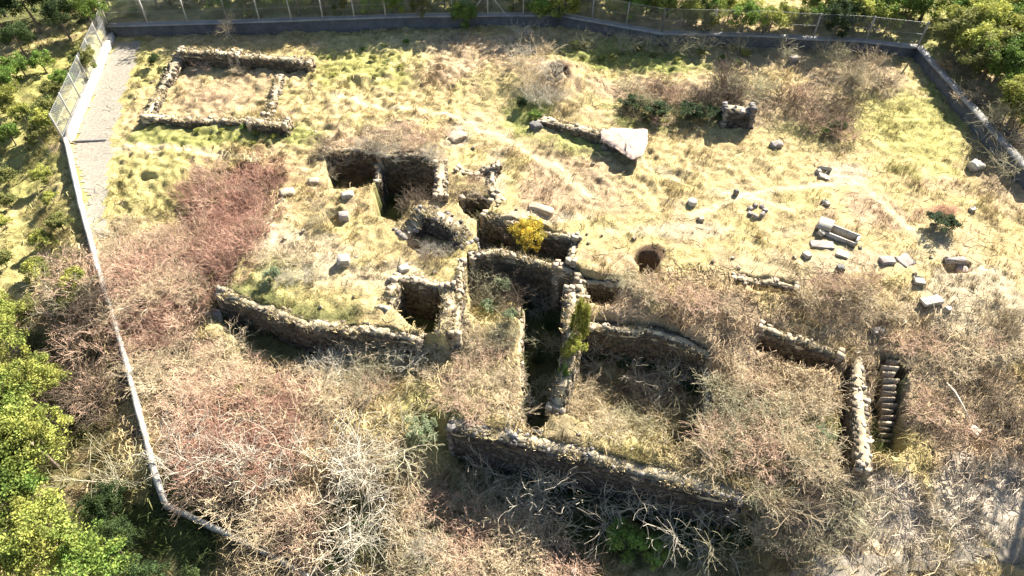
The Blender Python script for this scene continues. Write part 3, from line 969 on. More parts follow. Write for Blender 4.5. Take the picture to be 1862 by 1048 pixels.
# rubble scattered along the masonry, each stone a thing
SG = 'rubble stones scattered round the ruins'
protos = []
spots = [(560, 480), (650, 470), (700, 480), (690, 545), (745, 480), (790, 495), (830, 455), (870, 445), (905, 375), (1060, 425), (1100, 432), (1150, 440), (1210, 450), (1330, 470), (1350, 485), (1300, 470), (1450, 470), (1570, 455), (1585, 492), (1700, 470), (1640, 590), (1610, 575), (1665, 505), (1560, 640), (1590, 640), (1600, 830), (1650, 860), (1720, 880), (1760, 850), (1800, 900), (1690, 940), (1580, 930), (1620, 980), (1480, 1000), (1820, 780), (1700, 760), (480, 470), (520, 440), (545, 430), (640, 540), (590, 560), (800, 640), (780, 690), (960, 760), (860, 270), (820, 225), (580, 240), (540, 120), (280, 150), (250, 180), (570, 155), (430, 560), (450, 575), (520, 600), (610, 605), (700, 620), (680, 560), (720, 612), (840, 610), (850, 590), (815, 615), (940, 380), (1000, 425), (1070, 445), (1085, 575), (1150, 590), (1010, 755), (1050, 790), (1150, 820), (1250, 850), (1540, 660), (1545, 690), (1600, 660), (1360, 520), (1430, 535), (1410, 612), (1470, 640), (1070, 300), (1090, 280), (350, 120), (440, 130), (300, 220), (480, 235), (530, 225), (905, 310), (870, 330), (820, 330)]
for i, (px, py) in enumerate(spots):
    if i < 6:
        s = rng.uniform(.14, .26)
        o = stone('rubble_stone', 'small loose pale stone lying in the dry grass near the ruins', px, py, (s, s * rng.uniform(.6, .9), s * .6), rng.uniform(0, 3), m=M_STONE, shape='boulder', sink=.2, jit=.04, group=SG)
        protos.append(o)
    else:
        o = protos[i % 6].copy()
        COL.objects.link(o)
        x, y, _ = P(px + rng.uniform(-8, 8), py + rng.uniform(-6, 6))
        o.location = (x, y, hz(x, y) + .05)
        k = rng.uniform(.7, 1.2)
        o.scale = (k, k, k)
        o.rotation_euler = (0, 0, rng.uniform(0, 6))


def sarcophagus():
    x, y = _sx, _sy
    z = -.42
    root = empty('stone_sarcophagus', (x, y, z), 'open white stone sarcophagus with a broken lid at its left end', 'sarcophagus', rz=-.62)
    L_, W_, H_, t = 2.1, .86, .55, .11

    def part(name, boxes, m=M_MARBLE):
        mb = MB()
        for c, s in boxes:
            mb.box(c, s, 0, .012, rng.uniform(.92, 1.05))
        return mb.build(name, m, root)
    part('trough', [((0, 0, .06), (L_, W_, .12)), ((0, W_ / 2 - t / 2, .1 + H_ / 2), (L_, t, H_)), ((0, -W_ / 2 + t / 2, .08 + H_ / 2), (L_ * .97, t, H_ - .03)),
                    ((L_ / 2 - t / 2, 0, .09 + H_ / 2), (t + .01, W_ - 2 * t - .01, H_)), ((-L_ / 2 + t / 2, 0, .09 + H_ / 2), (t + .01, W_ - 2 * t - .01, H_ - .02))])
    mb = MB()
    v = np.array([[-.5, -.45, 0], [.3, -.38, 0], [.42, .5, 0], [-.4, .52, 0], [-.46, -.40, .14], [.25, -.34, .17], [.36, .44, .20], [-.36, .46, .15]])
    mb.add(v, [[0, 3, 2, 1], [4, 5, 6, 7], [0, 1, 5, 4], [1, 2, 6, 5], [2, 3, 7, 6], [3, 0, 4, 7]])
    lid = mb.build('broken_lid', M_MARBLE, root, (-.78, .05, H_ + .1))
    lid.rotation_euler = (.05, .12, .2)
    return root


sarcophagus()
stone('lid_fragment', 'jagged white lid fragment leaning at the left end of the sarcophagus', 1493, 416, (.55, .5, .22), .5, (.6, .4), sink=-.4, jit=.07)
stone('lid_fragment', 'thin upright white shard beside the jagged lid fragment', 1490, 428, (.35, .2, .5), -.6, (.2, .3), sink=.1, jit=.05)


# ------------------------------------------------------------------ boundary walls and fences
def prism_run(mb, pts, width, h, lift=0., zfun=None, off=0., step=1.0):
    """continuous wall of constant section along a polyline, following the ground"""
    P_ = []
    for (x0, y0), (x1, y1) in zip(pts[:-1], pts[1:]):
        L = math.hypot(x1 - x0, y1 - y0)
        n = max(1, int(L / step))
        for i in range(n):
            P_.append((x0 + (x1 - x0) * i / n, y0 + (y1 - y0) * i / n))
    P_.append(pts[-1])
    P_ = np.array(P_)
    tg = np.gradient(P_, axis=0)
    tg /= np.linalg.norm(tg, axis=1, keepdims=True)
    nr = np.stack([-tg[:, 1], tg[:, 0]], 1)
    z = zfun(P_[:, 0], P_[:, 1])
    v = []
    for sgn, zz in ((-1, None), (-1, 1), (1, 1), (1, None)):
        q = P_ + nr * (off + sgn * width / 2)
        q = q + rng.uniform(-.03, .03, q.shape)
        v.append(np.concatenate([q, (z + (h if zz else -.7))[:, None]], 1))
    n = len(P_)
    V = np.concatenate(v)
    f = []
    for a, b in ((0, 1), (1, 2), (2, 3)):
        for i in range(n - 1):
            f.append([a * n + i, b * n + i, b * n + i + 1, a * n + i + 1])
    f.append([0, 3 * n, 2 * n, n])
    f.append([n - 1, 2 * n - 1, 3 * n - 1, 4 * n - 1])
    mb.add(V, f)
    return P_, z


site_z = lambda x, y: H(x, y) - outside_z(x, y)


def wall_run(name, label, pts, width, h, m, cap=True, zfun=site_z, cat='wall'):
    ox, oy = pts[0]
    loc = [(p[0] - ox, p[1] - oy) for p in pts]
    zf = lambda x, y: zfun(x + ox, y + oy)
    mb = MB()
    prism_run(mb, loc, width, h, zfun=zf)
    o = tag(mb.build(name, m, None, (ox, oy, 0)), label, cat)
    if cap:
        mb = MB()
        v = prism_run(mb, loc, width + .12, .09, zfun=lambda x, y: zf(x, y) + h + .004)
        vv = mb.v[0]
        n = len(vv) // 4
        for k in (0, 3):
            vv[k * n:(k + 1) * n, 2] += .7
        mb.build('coping', M_CONCM, o)
    return o


wall_run('boundary_wall', 'broad white concrete kerb wall beside the gravel path at the far left', LEFTB[0:2], .55, .45, M_CONC, cap=False)
wall_run('boundary_wall', 'long narrow white concrete wall running down the left side of the site', LEFTB[1:4], .19, .5, M_CONC, cap=False)
wall_run('boundary_wall', 'low concrete wall crossing the bottom left corner under bare branches', LEFTB[3:], .2, .35, M_CONC, cap=False)
wall_run('retaining_wall', 'dark retaining wall with fence posts along the far side of the site', BND[:4], .45, .85, M_CONC_SHADE)
wall_run('retaining_wall', 'shaded retaining wall behind the scrub on the far right', BND[3:7], .45, .85, M_CONC_SHADE)
wall_run('boundary_wall', 'concrete boundary wall slanting down the right edge with shade on its near face', BND[6:], .4, .9, M_CONC_SHADE)
x, y = G(128, 263)
ditch = MB()
ditch.box((0, 0, 0), (2.3, .14, .1), .12, .02)
tag(ditch.build('drain_grate', M_DARKST, None, (*G(160, 258), hz(*G(160, 258)) + .05)), 'dark drain bar across the gravel path', 'drain')


def fence(name, label, pts, hgt, base, spacing=2.6, braces=(), pitch=.14, wr=.0035, pm=None):
    ox, oy = pts[0]
    root = empty(name, (ox, oy, 0), label, 'fence')
    wire = MB()
    k = 0
    posts = []
    for (x0, y0), (x1, y1) in zip(pts[:-1], pts[1:]):
        L = math.hypot(x1 - x0, y1 - y0)
        n = max(1, round(L / spacing))
        for i in range(n + 1):
            t = i / n
            x, y = x0 + (x1 - x0) * t, y0 + (y1 - y0) * t
            posts.append((x - ox, y - oy, base(x, y), ((x1 - x0) / L, (y1 - y0) / L)))
        u = np.array([(x1 - x0) / L, (y1 - y0) / L])
        # diamond mesh
        for sgn in (1, -1):
            for s in np.arange(-hgt, L + hgt, pitch * 1.4):
                a, b = max(0, s), min(L, s + hgt)
                if b - a < .1:
                    continue
                h0, h1 = (a - s), (b - s)
                if sgn < 0:
                    h0, h1 = hgt - h0, hgt - h1
                pa, pb = np.array([x0, y0]) + u * a, np.array([x0, y0]) + u * b
                za, zb = base(*pa), base(*pb)
                wire.tube([(pa[0] - ox, pa[1] - oy, za + h0 + .03), (pb[0] - ox, pb[1] - oy, zb + h1 + .03)], wr, 3)
        for hh in (.04, hgt * .5, hgt):
            n2 = max(2, int(L / 2))
            q = [np.array([x0, y0]) + u * L * i / n2 for i in range(n2 + 1)]
            wire.tube([(p[0] - ox, p[1] - oy, base(*p) + hh + .03) for p in q], .006, 4)
    wire.build('chain_link', M_STEEL, root)
    for i, (x, y, z, u) in enumerate(posts):
        mb = MB()
        mb.tube([(0, 0, -.3), (0, 0, hgt + .08)], .06, 8, cap=True)
        p = mb.build('fence_post', pm or M_CONC, root, (x, y, z))
        if i in braces:
            for sg in (-1, 1):
                b = MB()
                b.tube([(u[0] * sg * .08, u[1] * sg * .08, hgt - .05), (u[0] * sg * 1.35, u[1] * sg * 1.35, .02)], .035, 6, cap=True)
                b.build('brace', M_CONC, p)
    return root


fb = lambda x, y: float(site_z(np.array([x]), np.array([y]))[0]) + .94
fence('chain_link_fence', 'chain link fence with white posts on the far retaining wall, one post braced', [(p[0], p[1] + .05) for p in BND[:4]], 1.75, fb, 2.6, braces=(13,))
fence('chain_link_fence', 'chain link fence over the shaded retaining wall behind the scrub', [(p[0], p[1] + .05) for p in BND[3:7]], 1.75, fb, 3.2, pm=M_CONCM)
fb2 = lambda x, y: float(site_z(np.array([x]), np.array([y]))[0]) + .45
fence('chain_link_fence', 'silvery chain link fence on the broad white kerb at the far left', [(LEFTB[0][0] - .15, LEFTB[0][1]), (LEFTB[1][0] - .15, LEFTB[1][1])], 1.7, fb2, 2.6, wr=.006)


# ------------------------------------------------------------------ plants
def branch(mb, fine, p, d, ln, r, lvl, maxl, nchild, grav, wig, spread, sides=3, rmin=.006):
    n = 5 if lvl == 0 else 4
    pts = [np.array(p, float)]
    d = np.array(d, float)
    step = ln / (n - 1)
    for i in range(n - 1):
        d = d + rng.normal(0, wig, 3)
        d[2] += grav
        d /= np.linalg.norm(d)
        pts.append(pts[-1] + d * step)
    rad = np.linspace(r, max(r * .45, rmin), n)
    (mb if lvl == 0 or fine is None else fine).tube(pts, rad, sides if lvl == 0 else 3, rng.uniform(.75, 1.25))
    if lvl < maxl:
        for c in range(nchild[lvl]):
            t = rng.uniform(.25, 1.0)
            i = min(n - 2, int(t * (n - 1)))
            fr = t * (n - 1) - i
            q = pts[i] * (1 - fr) + pts[i + 1] * fr
            dd = (pts[i + 1] - pts[i]) / step
            nd = dd + rng.normal(0, spread, 3)
            nd[2] += .12
            nd /= np.linalg.norm(nd)
            branch(mb, fine, q, nd, ln * rng.uniform(.42, .7), rad[i] * .62, lvl + 1, maxl, nchild, grav, wig, spread, 3, rmin)


def shrub_mesh(nstem, ln, r, nchild=(5, 3), out=.9, grav=-.02, wig=.12, spread=.55, base=.25, rmin=.006):
    a, b = MB(), MB()
    for i in range(nstem):
        t = rng.uniform(0, 6.283)
        o = rng.uniform(0.1, out)
        d = np.array([math.cos(t) * o, math.sin(t) * o, 1.0])
        d /= np.linalg.norm(d)
        rr = base * math.sqrt(rng.random())
        p = (math.cos(t) * rr, math.sin(t) * rr, -.1)
        branch(a, b, p, d, ln * rng.uniform(.65, 1.15), r * rng.uniform(.7, 1.2), 0, len(nchild), nchild, grav, wig, spread, 4, rmin)
    return a, b


class Proto:
    """a plant kind: list of (part name, mesh); copies share the meshes"""

    def __init__(s, parts):
        s.parts = parts

    def place(s, name, label, cat, x, y, z, sc, group=None, flat=1.0):
        o = empty(name, (x, y, z), label, cat, group, rng.uniform(0, 6.283), 1.0)
        o.scale = (sc, sc, sc * flat)
        for pn, me in s.parts:
            c = bpy.data.objects.new(pn, me)
            COL.objects.link(c)
            c.parent = o
        return o


def recolor(me, m):
    q = me.copy()
    q.materials.clear()
    q.materials.append(m)
    return q


dense = [shrub_mesh(25, 1.25, .016, (5, 3), out=1.15, base=.45, rmin=.007) for _ in range(4)]
def dry_leaves(b, n=420):
    v = np.concatenate([q for q in b.v])
    p = v[rng.integers(0, len(v), n)] + rng.normal(0, .03, (n, 3))
    m = MB()
    leaf_cloud(m, p, np.full(n, .02), 1, .028)
    return m


def leaf_cloud(mb, centers, rads, per, size, up=.3):
    n = len(centers)
    N_ = n * per
    c = np.repeat(centers, per, 0)
    r = np.repeat(rads, per)
    d = rng.normal(0, 1, (N_, 3))
    d /= np.linalg.norm(d, axis=1, keepdims=True)
    p = c + d * (r * rng.random(N_) ** .45)[:, None]
    a = rng.normal(0, 1, (N_, 3))
    a[:, 2] *= .6
    a /= np.linalg.norm(a, axis=1, keepdims=True)
    nrm = rng.normal(0, 1, (N_, 3)) + np.array([0, 0, up]) + d * .5
    b = np.cross(nrm, a)
    b /= np.linalg.norm(b, axis=1, keepdims=True)
    s = size * rng.uniform(.6, 1.4, N_)
    a = a * s[:, None]
    b = b * (s * .5)[:, None]
    v = np.stack([p - a, p + b, p + a, p - b], 1).reshape(-1, 3)
    tone = np.repeat(np.repeat(rng.uniform(.65, 1.35, n), per) * rng.uniform(.8, 1.2, N_), 4)
    mb.add(v, np.arange(N_ * 4).reshape(-1, 4), tone)


dense_m = [(a.mesh('stems', M_T_TAN), b.mesh('twigs', M_T_TAN), dry_leaves(b).mesh('dry_leaves', M_T_TAN)) for a, b in dense]
wild = [shrub_mesh(7, 2.3, .032, (8, 5), out=1.0, base=.3, wig=.25, spread=.7, rmin=.009) for _ in range(4)]
wild_m = [(a.mesh('limbs', M_BARKP), b.mesh('branches', M_T_PALE)) for a, b in wild]


def kinds(src, stem_m, twig_m):
    return [Proto([('stems', recolor(q[0], stem_m)), ('twigs', recolor(q[1], twig_m))] + ([('dry_leaves', recolor(q[2], twig_m))] if len(q) > 2 else [])) for q in src]


K = {
    'red': kinds(dense_m, M_T_PINK, M_T_RED), 'pink': kinds(dense_m, M_T_TAN, M_T_PINK), 'tan': kinds(dense_m, M_T_PALE, M_T_TAN),
    'olive': kinds(dense_m, M_T_TAN, M_T_OLIVE), 'dark': kinds(dense_m, M_T_DARK, M_T_DARK), 'pale': kinds(dense_m, M_T_PALE, M_T_PALE),
    'wild': kinds(wild_m, M_BARKP, M_T_PALE), 'wildtan': kinds(wild_m, M_BARKP, M_T_TAN), 'wildgrey': kinds(wild_m, M_T_PALE, M_T_OLIVE),
}

# (polygon in the photo, count, kinds, size range, flatness, name, label, group)
THICKETS = [
    ([(350, 330), (430, 300), (505, 330), (480, 400), (420, 500), (365, 480), (345, 400)], 22, ['red', 'red', 'red', 'pink'], (.8, 1.2), .8, 'russet_shrub', 'dense russet leafless shrub in the red thicket left of the podium', 'russet shrubs of the red thicket'),
    ([(185, 430), (340, 410), (400, 520), (390, 600), (290, 640), (215, 620)], 30, ['pink', 'pink', 'red', 'tan'], (.75, 1.15), .7, 'leafless_shrub', 'dusky pink leafless shrub between the left wall and the podium', 'pinkish shrubs by the left wall'),
    ([(240, 660), (420, 620), (560, 680), (700, 690), (600, 760), (330, 740)], 26, ['tan', 'tan', 'pink'], (.6, 1.0), .65, 'leafless_shrub', 'straw coloured leafless shrub on the slope below the podium wall', 'straw coloured shrubs below the podium'),
    ([(340, 740), (540, 730), (560, 860), (420, 880), (330, 840)], 18, ['red', 'red', 'pink'], (.8, 1.1), .75, 'russet_shrub', 'reddish leafless shrub in the thicket at the lower left', 'reddish shrubs at the lower left'),
    ([(340, 870), (440, 880), (580, 950), (600, 1010), (480, 950), (400, 920)], 12, ['tan', 'dark', 'pink'], (.8, 1.2), .7, 'leafless_shrub', 'tangled brown shrub along the bottom left boundary', 'brown shrubs along the bottom left boundary'),
    ([(720, 895), (830, 865), (960, 925), (1040, 985), (1040, 1055), (700, 1055)], 30, ['tan', 'pink', 'olive', 'tan'], (.75, 1.1), .65, 'leafless_shrub', 'tan leafless shrub in the scrub at the bottom middle', 'tan shrubs at the bottom middle'),
    ([(1305, 690), (1480, 700), (1480, 840), (1420, 850), (1310, 810)], 17, ['tan', 'olive', 'pink', 'olive'], (.7, 1.1), .7, 'leafless_shrub', 'greyish tan shrub filling the ground right of the sunken room', 'greyish tan shrubs right of the sunken room'),
    ([(1380, 870), (1530, 850), (1560, 930), (1480, 1000), (1380, 960)], 12, ['olive', 'tan', 'dark'], (.7, 1.0), .7, 'leafless_shrub', 'olive grey shrub below the round pale boulder', 'olive grey shrubs at the bottom right'),
    ([(1640, 620), (1850, 590), (1860, 740), (1700, 790), (1665, 740)], 16, ['pink', 'dark', 'tan'], (.45, .8), .55, 'low_scrub', 'low grey brown scrub right of the stone stairway', 'low scrub right of the stairway'),
    ([(1125, 500), (1220, 510), (1330, 550), (1320, 580), (1200, 545)], 8, ['pink', 'tan', 'olive'], (.45, .75), .6, 'leafless_shrub', 'pinkish grey shrub on the slope above the sunken room', 'pinkish grey shrubs above the sunken room'),
    ([(1460, 520), (1560, 500), (1640, 540), (1600, 590), (1480, 580)], 10, ['tan', 'dark', 'pink'], (.55, .9), .7, 'leafless_shrub', 'brown tan shrub below the marble slabs on the slope', 'shrubs below the marble slabs'),
    ([(800, 620), (940, 600), (940, 740), (840, 760), (770, 700)], 14, ['tan', 'tan', 'pink'], (.45, .75), .6, 'low_scrub', 'straw pale low scrub left of the dark corridor', 'straw pale scrub left of the corridor'),
    ([(560, 620), (700, 610), (770, 660), (700, 700), (580, 660)], 9, ['tan', 'pale', 'olive'], (.6, .9), .75, 'leafless_shrub', 'grey stemmed shrub standing against the podium wall', 'grey stemmed shrubs against the podium wall'),
    ([(1020, 700), (1190, 700), (1200, 790), (1100, 790), (1020, 750)], 12, ['tan', 'olive', 'tan'], (.6, .9), .7, 'leafless_shrub', 'golden tan shrub on the floor of the sunken room', 'golden tan shrubs in the sunken room'),
    ([(1130, 150), (1230, 160), (1240, 215), (1140, 205)], 7, ['dark', 'pink', 'olive'], (.8, 1.1), .7, 'dark_bush', 'dark brown bush behind the pink mortar slab', 'dark bushes behind the pink slab'),
    ([(1260, 170), (1330, 130), (1385, 160), (1300, 190), (1275, 225)], 12, ['dark', 'olive', 'dark'], (.8, 1.2), .8, 'dark_bush', 'dark brown bush around the upright masonry chunk', 'dark bushes round the masonry chunk'),
    ([(1410, 180), (1470, 165), (1550, 185), (1540, 245), (1440, 220)], 9, ['dark', 'dark', 'pink'], (.8, 1.2), .8, 'dark_bush', 'dark brown bush right of the masonry chunk', 'dark bushes right of the masonry chunk'),
    ([(1520, 105), (1600, 110), (1610, 150), (1530, 145)], 6, ['dark', 'olive', 'tan'], (.7, 1.1), .8, 'dark_bush', 'brown bush near the far right corner of the site', 'brown bushes near the far right corner'),
    ([(670, 225), (810, 225), (790, 262), (680, 262)], 8, ['pink', 'tan'], (.5, .8), .6, 'low_scrub', 'pinkish low scrub on the rise behind the dark chambers', 'pinkish scrub behind the chambers'),
    ([(935, 60), (1000, 70), (1010, 190), (960, 180)], 8, ['pale', 'tan', 'pale'], (.7, 1.1), .8, 'grey_bush', 'pale grey bush climbing the mound with the hole', 'pale grey bushes on the mound'),
    ([(700, 440), (760, 430), (840, 455), (790, 475)], 5, ['dark', 'pale'], (.4, .6), .8, 'low_scrub', 'dark scrub at the foot of the collapsed pier', 'scrub at the foot of the pier'),
    ([(760, 320), (800, 320), (790, 360), (740, 380)], 4, ['dark', 'tan'], (.5, .7), .9, 'low_scrub', 'brown scrub inside the deepest dark chamber', 'scrub in the deepest chamber'),
    ([(848, 470), (910, 465), (1030, 490), (1040, 540), (930, 560), (850, 540)], 12, ['olive', 'dark', 'pale'], (.6, 1.0), .9, 'low_scrub', 'grey scrub filling the overgrown pit by the curving wall', 'scrub in the overgrown pit'),
    ([(885, 410), (945, 420), (930, 455), (880, 450)], 4, ['dark', 'olive'], (.5, .8), .9, 'low_scrub', 'dark scrub in the long chamber left of the yellow tree', 'scrub left of the yellow tree'),
    ([(985, 430), (1035, 440), (1030, 470), (990, 475)], 4, ['dark', 'olive'], (.5, .8), .9, 'low_scrub', 'dark scrub in the long chamber right of the yellow tree', 'scrub right of the yellow tree'),
    ([(575, 262), (700, 258), (720, 272), (690, 282), (590, 280)], 8, ['pale', 'dark', 'tan'], (.45, .7), .9, 'low_scrub', 'grey stemmed scrub hanging over the rim of the shallow chamber', 'scrub on the rim of the shallow chamber'),
    ([(700, 265), (800, 270), (815, 300), (780, 280)], 6, ['tan', 'pale'], (.35, .55), .8, 'low_scrub', 'pale scrub over the rim of the deepest chamber', 'scrub on the rim of the deepest chamber'),
    ([(850, 600), (930, 590), (930, 620), (850, 630)], 5, ['olive', 'tan'], (.4, .6), .8, 'low_scrub', 'olive scrub at the front of the overgrown pit', 'scrub at the front of the overgrown pit'),
    ([(820, 320), (880, 320), (880, 350), (830, 352)], 5, ['tan', 'dark', 'pink'], (.4, .6), .8, 'low_scrub', 'brown scrub between the jagged remnant and the small hollow', 'scrub beside the jagged remnant'),
    ([(590, 285), (680, 285), (680, 325), (600, 330)], 5, ['pale', 'dark'], (.5, .8), 1.0, 'low_scrub', 'grey stemmed scrub inside the shallow dark chamber', 'scrub in the shallow chamber'),
    ([(570, 370), (600, 360), (600, 400), (575, 405)], 3, ['olive', 'tan'], (.4, .6), .8, 'low_scrub', 'olive scrub left of the purplish grey block', 'olive scrub by the grey block'),
    ([(470, 460), (550, 460), (560, 520), (480, 500)], 5, ['tan', 'pale'], (.4, .6), .7, 'low_scrub', 'thin grey scrub around the green bush on the podium', 'thin scrub on the podium'),
    ([(330, 110), (520, 130), (480, 195), (310, 185)], 8, ['tan', 'pink', 'dark'], (.35, .6), .6, 'low_scrub', 'brown scrub inside the rectangular ruin', 'scrub inside the rectangular ruin'),
]


def inpoly(px, py, poly):
    c = False
    n = len(poly)
    for i in range(n):
        x0, y0 = poly[i]
        x1, y1 = poly[(i + 1) % n]
        if (y0 > py) != (y1 > py) and px < x0 + (py - y0) / (y1 - y0) * (x1 - x0):
            c = not c
    return c


def sample(poly, n):
    out = []
    xs, ys = [p[0] for p in poly], [p[1] for p in poly]
    while len(out) < n:
        best, bd = None, -1
        for _ in range(12):
            q = (rng.uniform(min(xs), max(xs)), rng.uniform(min(ys), max(ys)))
            if not inpoly(*q, poly):
                continue
            dm = min([math.hypot(q[0] - o[0], (q[1] - o[1]) * 1.3) for o in out] or [1e3])
            if dm > bd:
                best, bd = q, dm
        if best:
            out.append(best)
    return out


for poly, n, ks, (s0, s1), flat, name, label, group in THICKETS:
    for i, (px, py) in enumerate(sample(poly, n)):
        x, y, _ = P(px, py + 8)
        k = K[ks[i % len(ks)]]
        k[rng.integers(len(k))].place(name, label, 'shrub', x, y, hz(x, y), rng.uniform(s0, s1), group, flat)

# big leafless trees with pale branches (position is where the stem meets the ground)
BARE = [
    ('wild', 350, 850, .95, 'pale branched bare tree nearest the left wall at the lower left'),
    ('wild', 455, 860, .8, 'pale branched bare tree rising from the reddish lower left thicket'),
    ('wild', 590, 850, 1.0, 'broad pale bare tree left of the grey green bush'),
    ('wild', 660, 905, 1.15, 'largest pale bare tree with twisting limbs at the bottom left'),
    ('wild', 640, 1000, .95, 'pale bare tree over the dark gap at the bottom edge'),
    ('wildgrey', 730, 810, .9, 'grey bare tree behind the grey green bush'),
    ('wildtan', 560, 760, .8, 'tan bare tree on the slope above the reddish thicket'),
    ('wildtan', 520, 1020, .8, 'tan bare tree at the bottom edge beside the boundary wall'),
    ('wild', 760, 1015, .7, 'short pale bare tree in the tan scrub at the bottom'),
    ('wild', 905, 858, .95, 'pale bare tree at the left end of the terrace wall'),
    ('wild', 985, 880, 1.0, 'pale bare tree with hanging branches against the terrace wall'),
    ('wild', 1080, 905, 1.1, 'tall pale bare tree at the middle of the terrace wall'),
    ('wild', 1160, 925, 1.05, 'crooked pale bare tree right of the middle of the terrace wall'),
    ('wild', 1230, 940, 1.1, 'pale bare tree with many curls near the right of the terrace wall'),
    ('wildgrey', 1300, 965, 1.1, 'grey bare tree at the right end of the terrace wall'),
    ('wildtan', 1400, 930, .85, 'tan bare tree on the slope past the terrace wall'),
    ('wildtan', 1440, 840, .7, 'tan bare tree in the scrub above the terrace wall'),
    ('wildtan', 1290, 840, .6, 'small tan bare tree on top of the terrace wall'),
    ('wildgrey', 1000, 640, .55, 'silver branched little tree fanned over the dark corridor'),
    ('wildgrey', 975, 735, .6, 'grey bare tree at the lower mouth of the dark corridor'),
    ('wildgrey', 890, 530, .55, 'grey bare tree in the overgrown pit by the curving wall'),
    ('wild', 1100, 665, .6, 'pale vine tree at the left of the sunken room'),
    ('wild', 1160, 680, .65, 'pale vine tree at the middle of the sunken room'),
    ('wild', 1225, 700, .7, 'pale vine tree at the right of the sunken room'),
    ('wild', 1130, 650, .7, 'pale vine tree against the back wall of the sunken room'),
    ('wildgrey', 1195, 660, .7, 'grey vine tree with curling limbs behind the others in the sunken room'),
    ('wild', 1262, 690, .7, 'pale vine tree climbing the right wall of the sunken room'),
    ('wildgrey', 1260, 760, .7, 'grey vine tree in the dark corner of the sunken room'),
    ('wild', 1545, 800, .5, 'thin pale sapling in the shade of the lone narrow wall'),
    ('wildtan', 280, 560, .7, 'tan bare tree against the left boundary wall'),
    ('wildtan', 470, 420, .45, 'small pale sapling by the podium edge at the red thicket'),
    ('wildtan', 640, 640, .55, 'thin bare tree against the shaded podium wall'),
    ('wildtan', 1360, 700, .6, 'thin bare tree in the scrub right of the sunken room'),
    ('wildgrey', 985, 75, .55, 'thin bare bush in front of the far retaining wall'),
    ('wildtan', 415, 70, .6, 'bare bush in front of the fence above the rectangular ruin'),
    ('wildgrey', 1220, 95, .6, 'bare grey sapling in the shade of the far wall'),
    ('wildgrey', 1075, 88, 0.55, 'bare grey sapling at the left of the shaded far wall'),
    ('wildgrey', 1130, 92, 0.60, 'twin stemmed bare sapling in the shade of the far wall'),
    ('wildgrey', 1175, 92, 0.50, 'short bare sapling before the far wall above the leafy weeds'),
    ('wildgrey', 1275, 95, 0.60, 'spreading bare sapling before the far wall'),
    ('wildgrey', 1340, 98, 0.65, 'bare sapling where the shade of the far wall ends'),
    ('wildgrey', 1420, 100, 0.60, 'brownish bare sapling above the small pale rock'),
    ('wildgrey', 1500, 102, 0.60, 'bare sapling before the far wall near its right corner'),
    ('wildgrey', 220, 900, .85, 'grey bare tree outside the left wall at its lower end'),
    ('wildgrey', 130, 560, .8, 'grey bare tree in the brown gap outside the left wall'),
    ('wildgrey', 1840, 330, .9, 'grey bare tree outside the right boundary wall'),
    ('wildgrey', 1800, 230, .8, 'grey bare tree on the brown verge outside the right wall'),
]
for k, px, py, s, label in BARE:
    x, y, _ = P(px, py)
    K[k][rng.integers(4)].place('bare_tree', label, 'tree', x, y, hz(x, y), s)

# a single fallen pale stick and one dead stem on the right
mbx = MB()
mbx.tube([(0, 0, .1), (.05, -.6, .25), (.12, -1.3, .2), (.2, -2.0, .05)], [.05, .045, .035, .02], 5, cap=True)
x, y, _ = P(1720, 700)
tag(mbx.build('dead_branch', M_BARKP, None, (x, y, hz(x, y))), 'long pale dead branch lying upright in the scrub near the right edge', 'branch')


# leafy plants
def tree_proto(h, cr, nclump, per, size, leaf, bark, low=.3, limbs=7, squash=.75, uneven=.5):
    tr = MB()
    ax = rng.normal(0, .12, 2)
    top = np.array([ax[0], ax[1], h * .8])
    pts = [np.array([0, 0, -.3]), np.array([ax[0] * .3, ax[1] * .2, h * .3]), np.array([ax[0] * .7, ax[1] * .9, h * .55]), top]
    tr.tube(pts, [h * .032, h * .025, h * .018, h * .007], 7)
    cs, rs = [], []
    lobes = []
    for i in range(limbs):
        t = rng.uniform(0, 6.283)
        e = rng.uniform(-.1, .9)
        lobes.append((np.array([math.cos(t) * math.cos(e), math.sin(t) * math.cos(e), math.sin(e)]), rng.uniform(.6, 1.0 + uneven * .3)))
        st = pts[1] + (pts[3] - pts[1]) * rng.uniform(.1, .9)
        en = np.array([0, 0, h * (low + (1 - low) * .5)]) + lobes[-1][0] * np.array([cr, cr, h * (1 - low) * .5]) * .75
        mid = (st + en) / 2 + np.array([0, 0, -.1 * h])
        tr.tube([st, mid, en], [h * .013, h * .009, h * .004], 5)
    for i in range(nclump):
        ld, lr = lobes[rng.integers(len(lobes))]
        d = ld * 1.0 + rng.normal(0, .55, 3)
        d /= np.linalg.norm(d)
        q = lr * rng.uniform(.45, 1.0)
        cs.append(np.array([0, 0, h * (low + (1 - low) * .5)]) + d * np.array([cr, cr, h * (1 - low) * .5]) * q)
        rs.append(cr * rng.uniform(.13, .26))
    lf = MB()
    leaf_cloud(lf, np.array(cs), np.array(rs), per, size)
    return [('trunk', tr.mesh('trunk', bark)), ('crown', lf.mesh('crown', leaf))]


TREES = {}
shapes = [tree_proto(4.6, 2.2, 85, 110, .075, M_L_LIME, M_BARK) for _ in range(3)]
bushes = [tree_proto(1.5, .95, 46, 100, .045, M_L_LIME, M_BARK, low=.05) for _ in range(3)]


def leafkind(src, leaf):
    return [Proto([('trunk', p[0][1]), ('crown', recolor(p[1][1], leaf))]) for p in src]


for nm, lm in (('lime', M_L_LIME), ('green', M_L_GREEN), ('dark', M_L_DARK), ('olive', M_L_OLIVE), ('sage', M_L_SAGE), ('yellow', M_L_YELL)):
    TREES[nm] = leafkind(shapes, lm)
    TREES['b' + nm] = leafkind(bushes, lm)


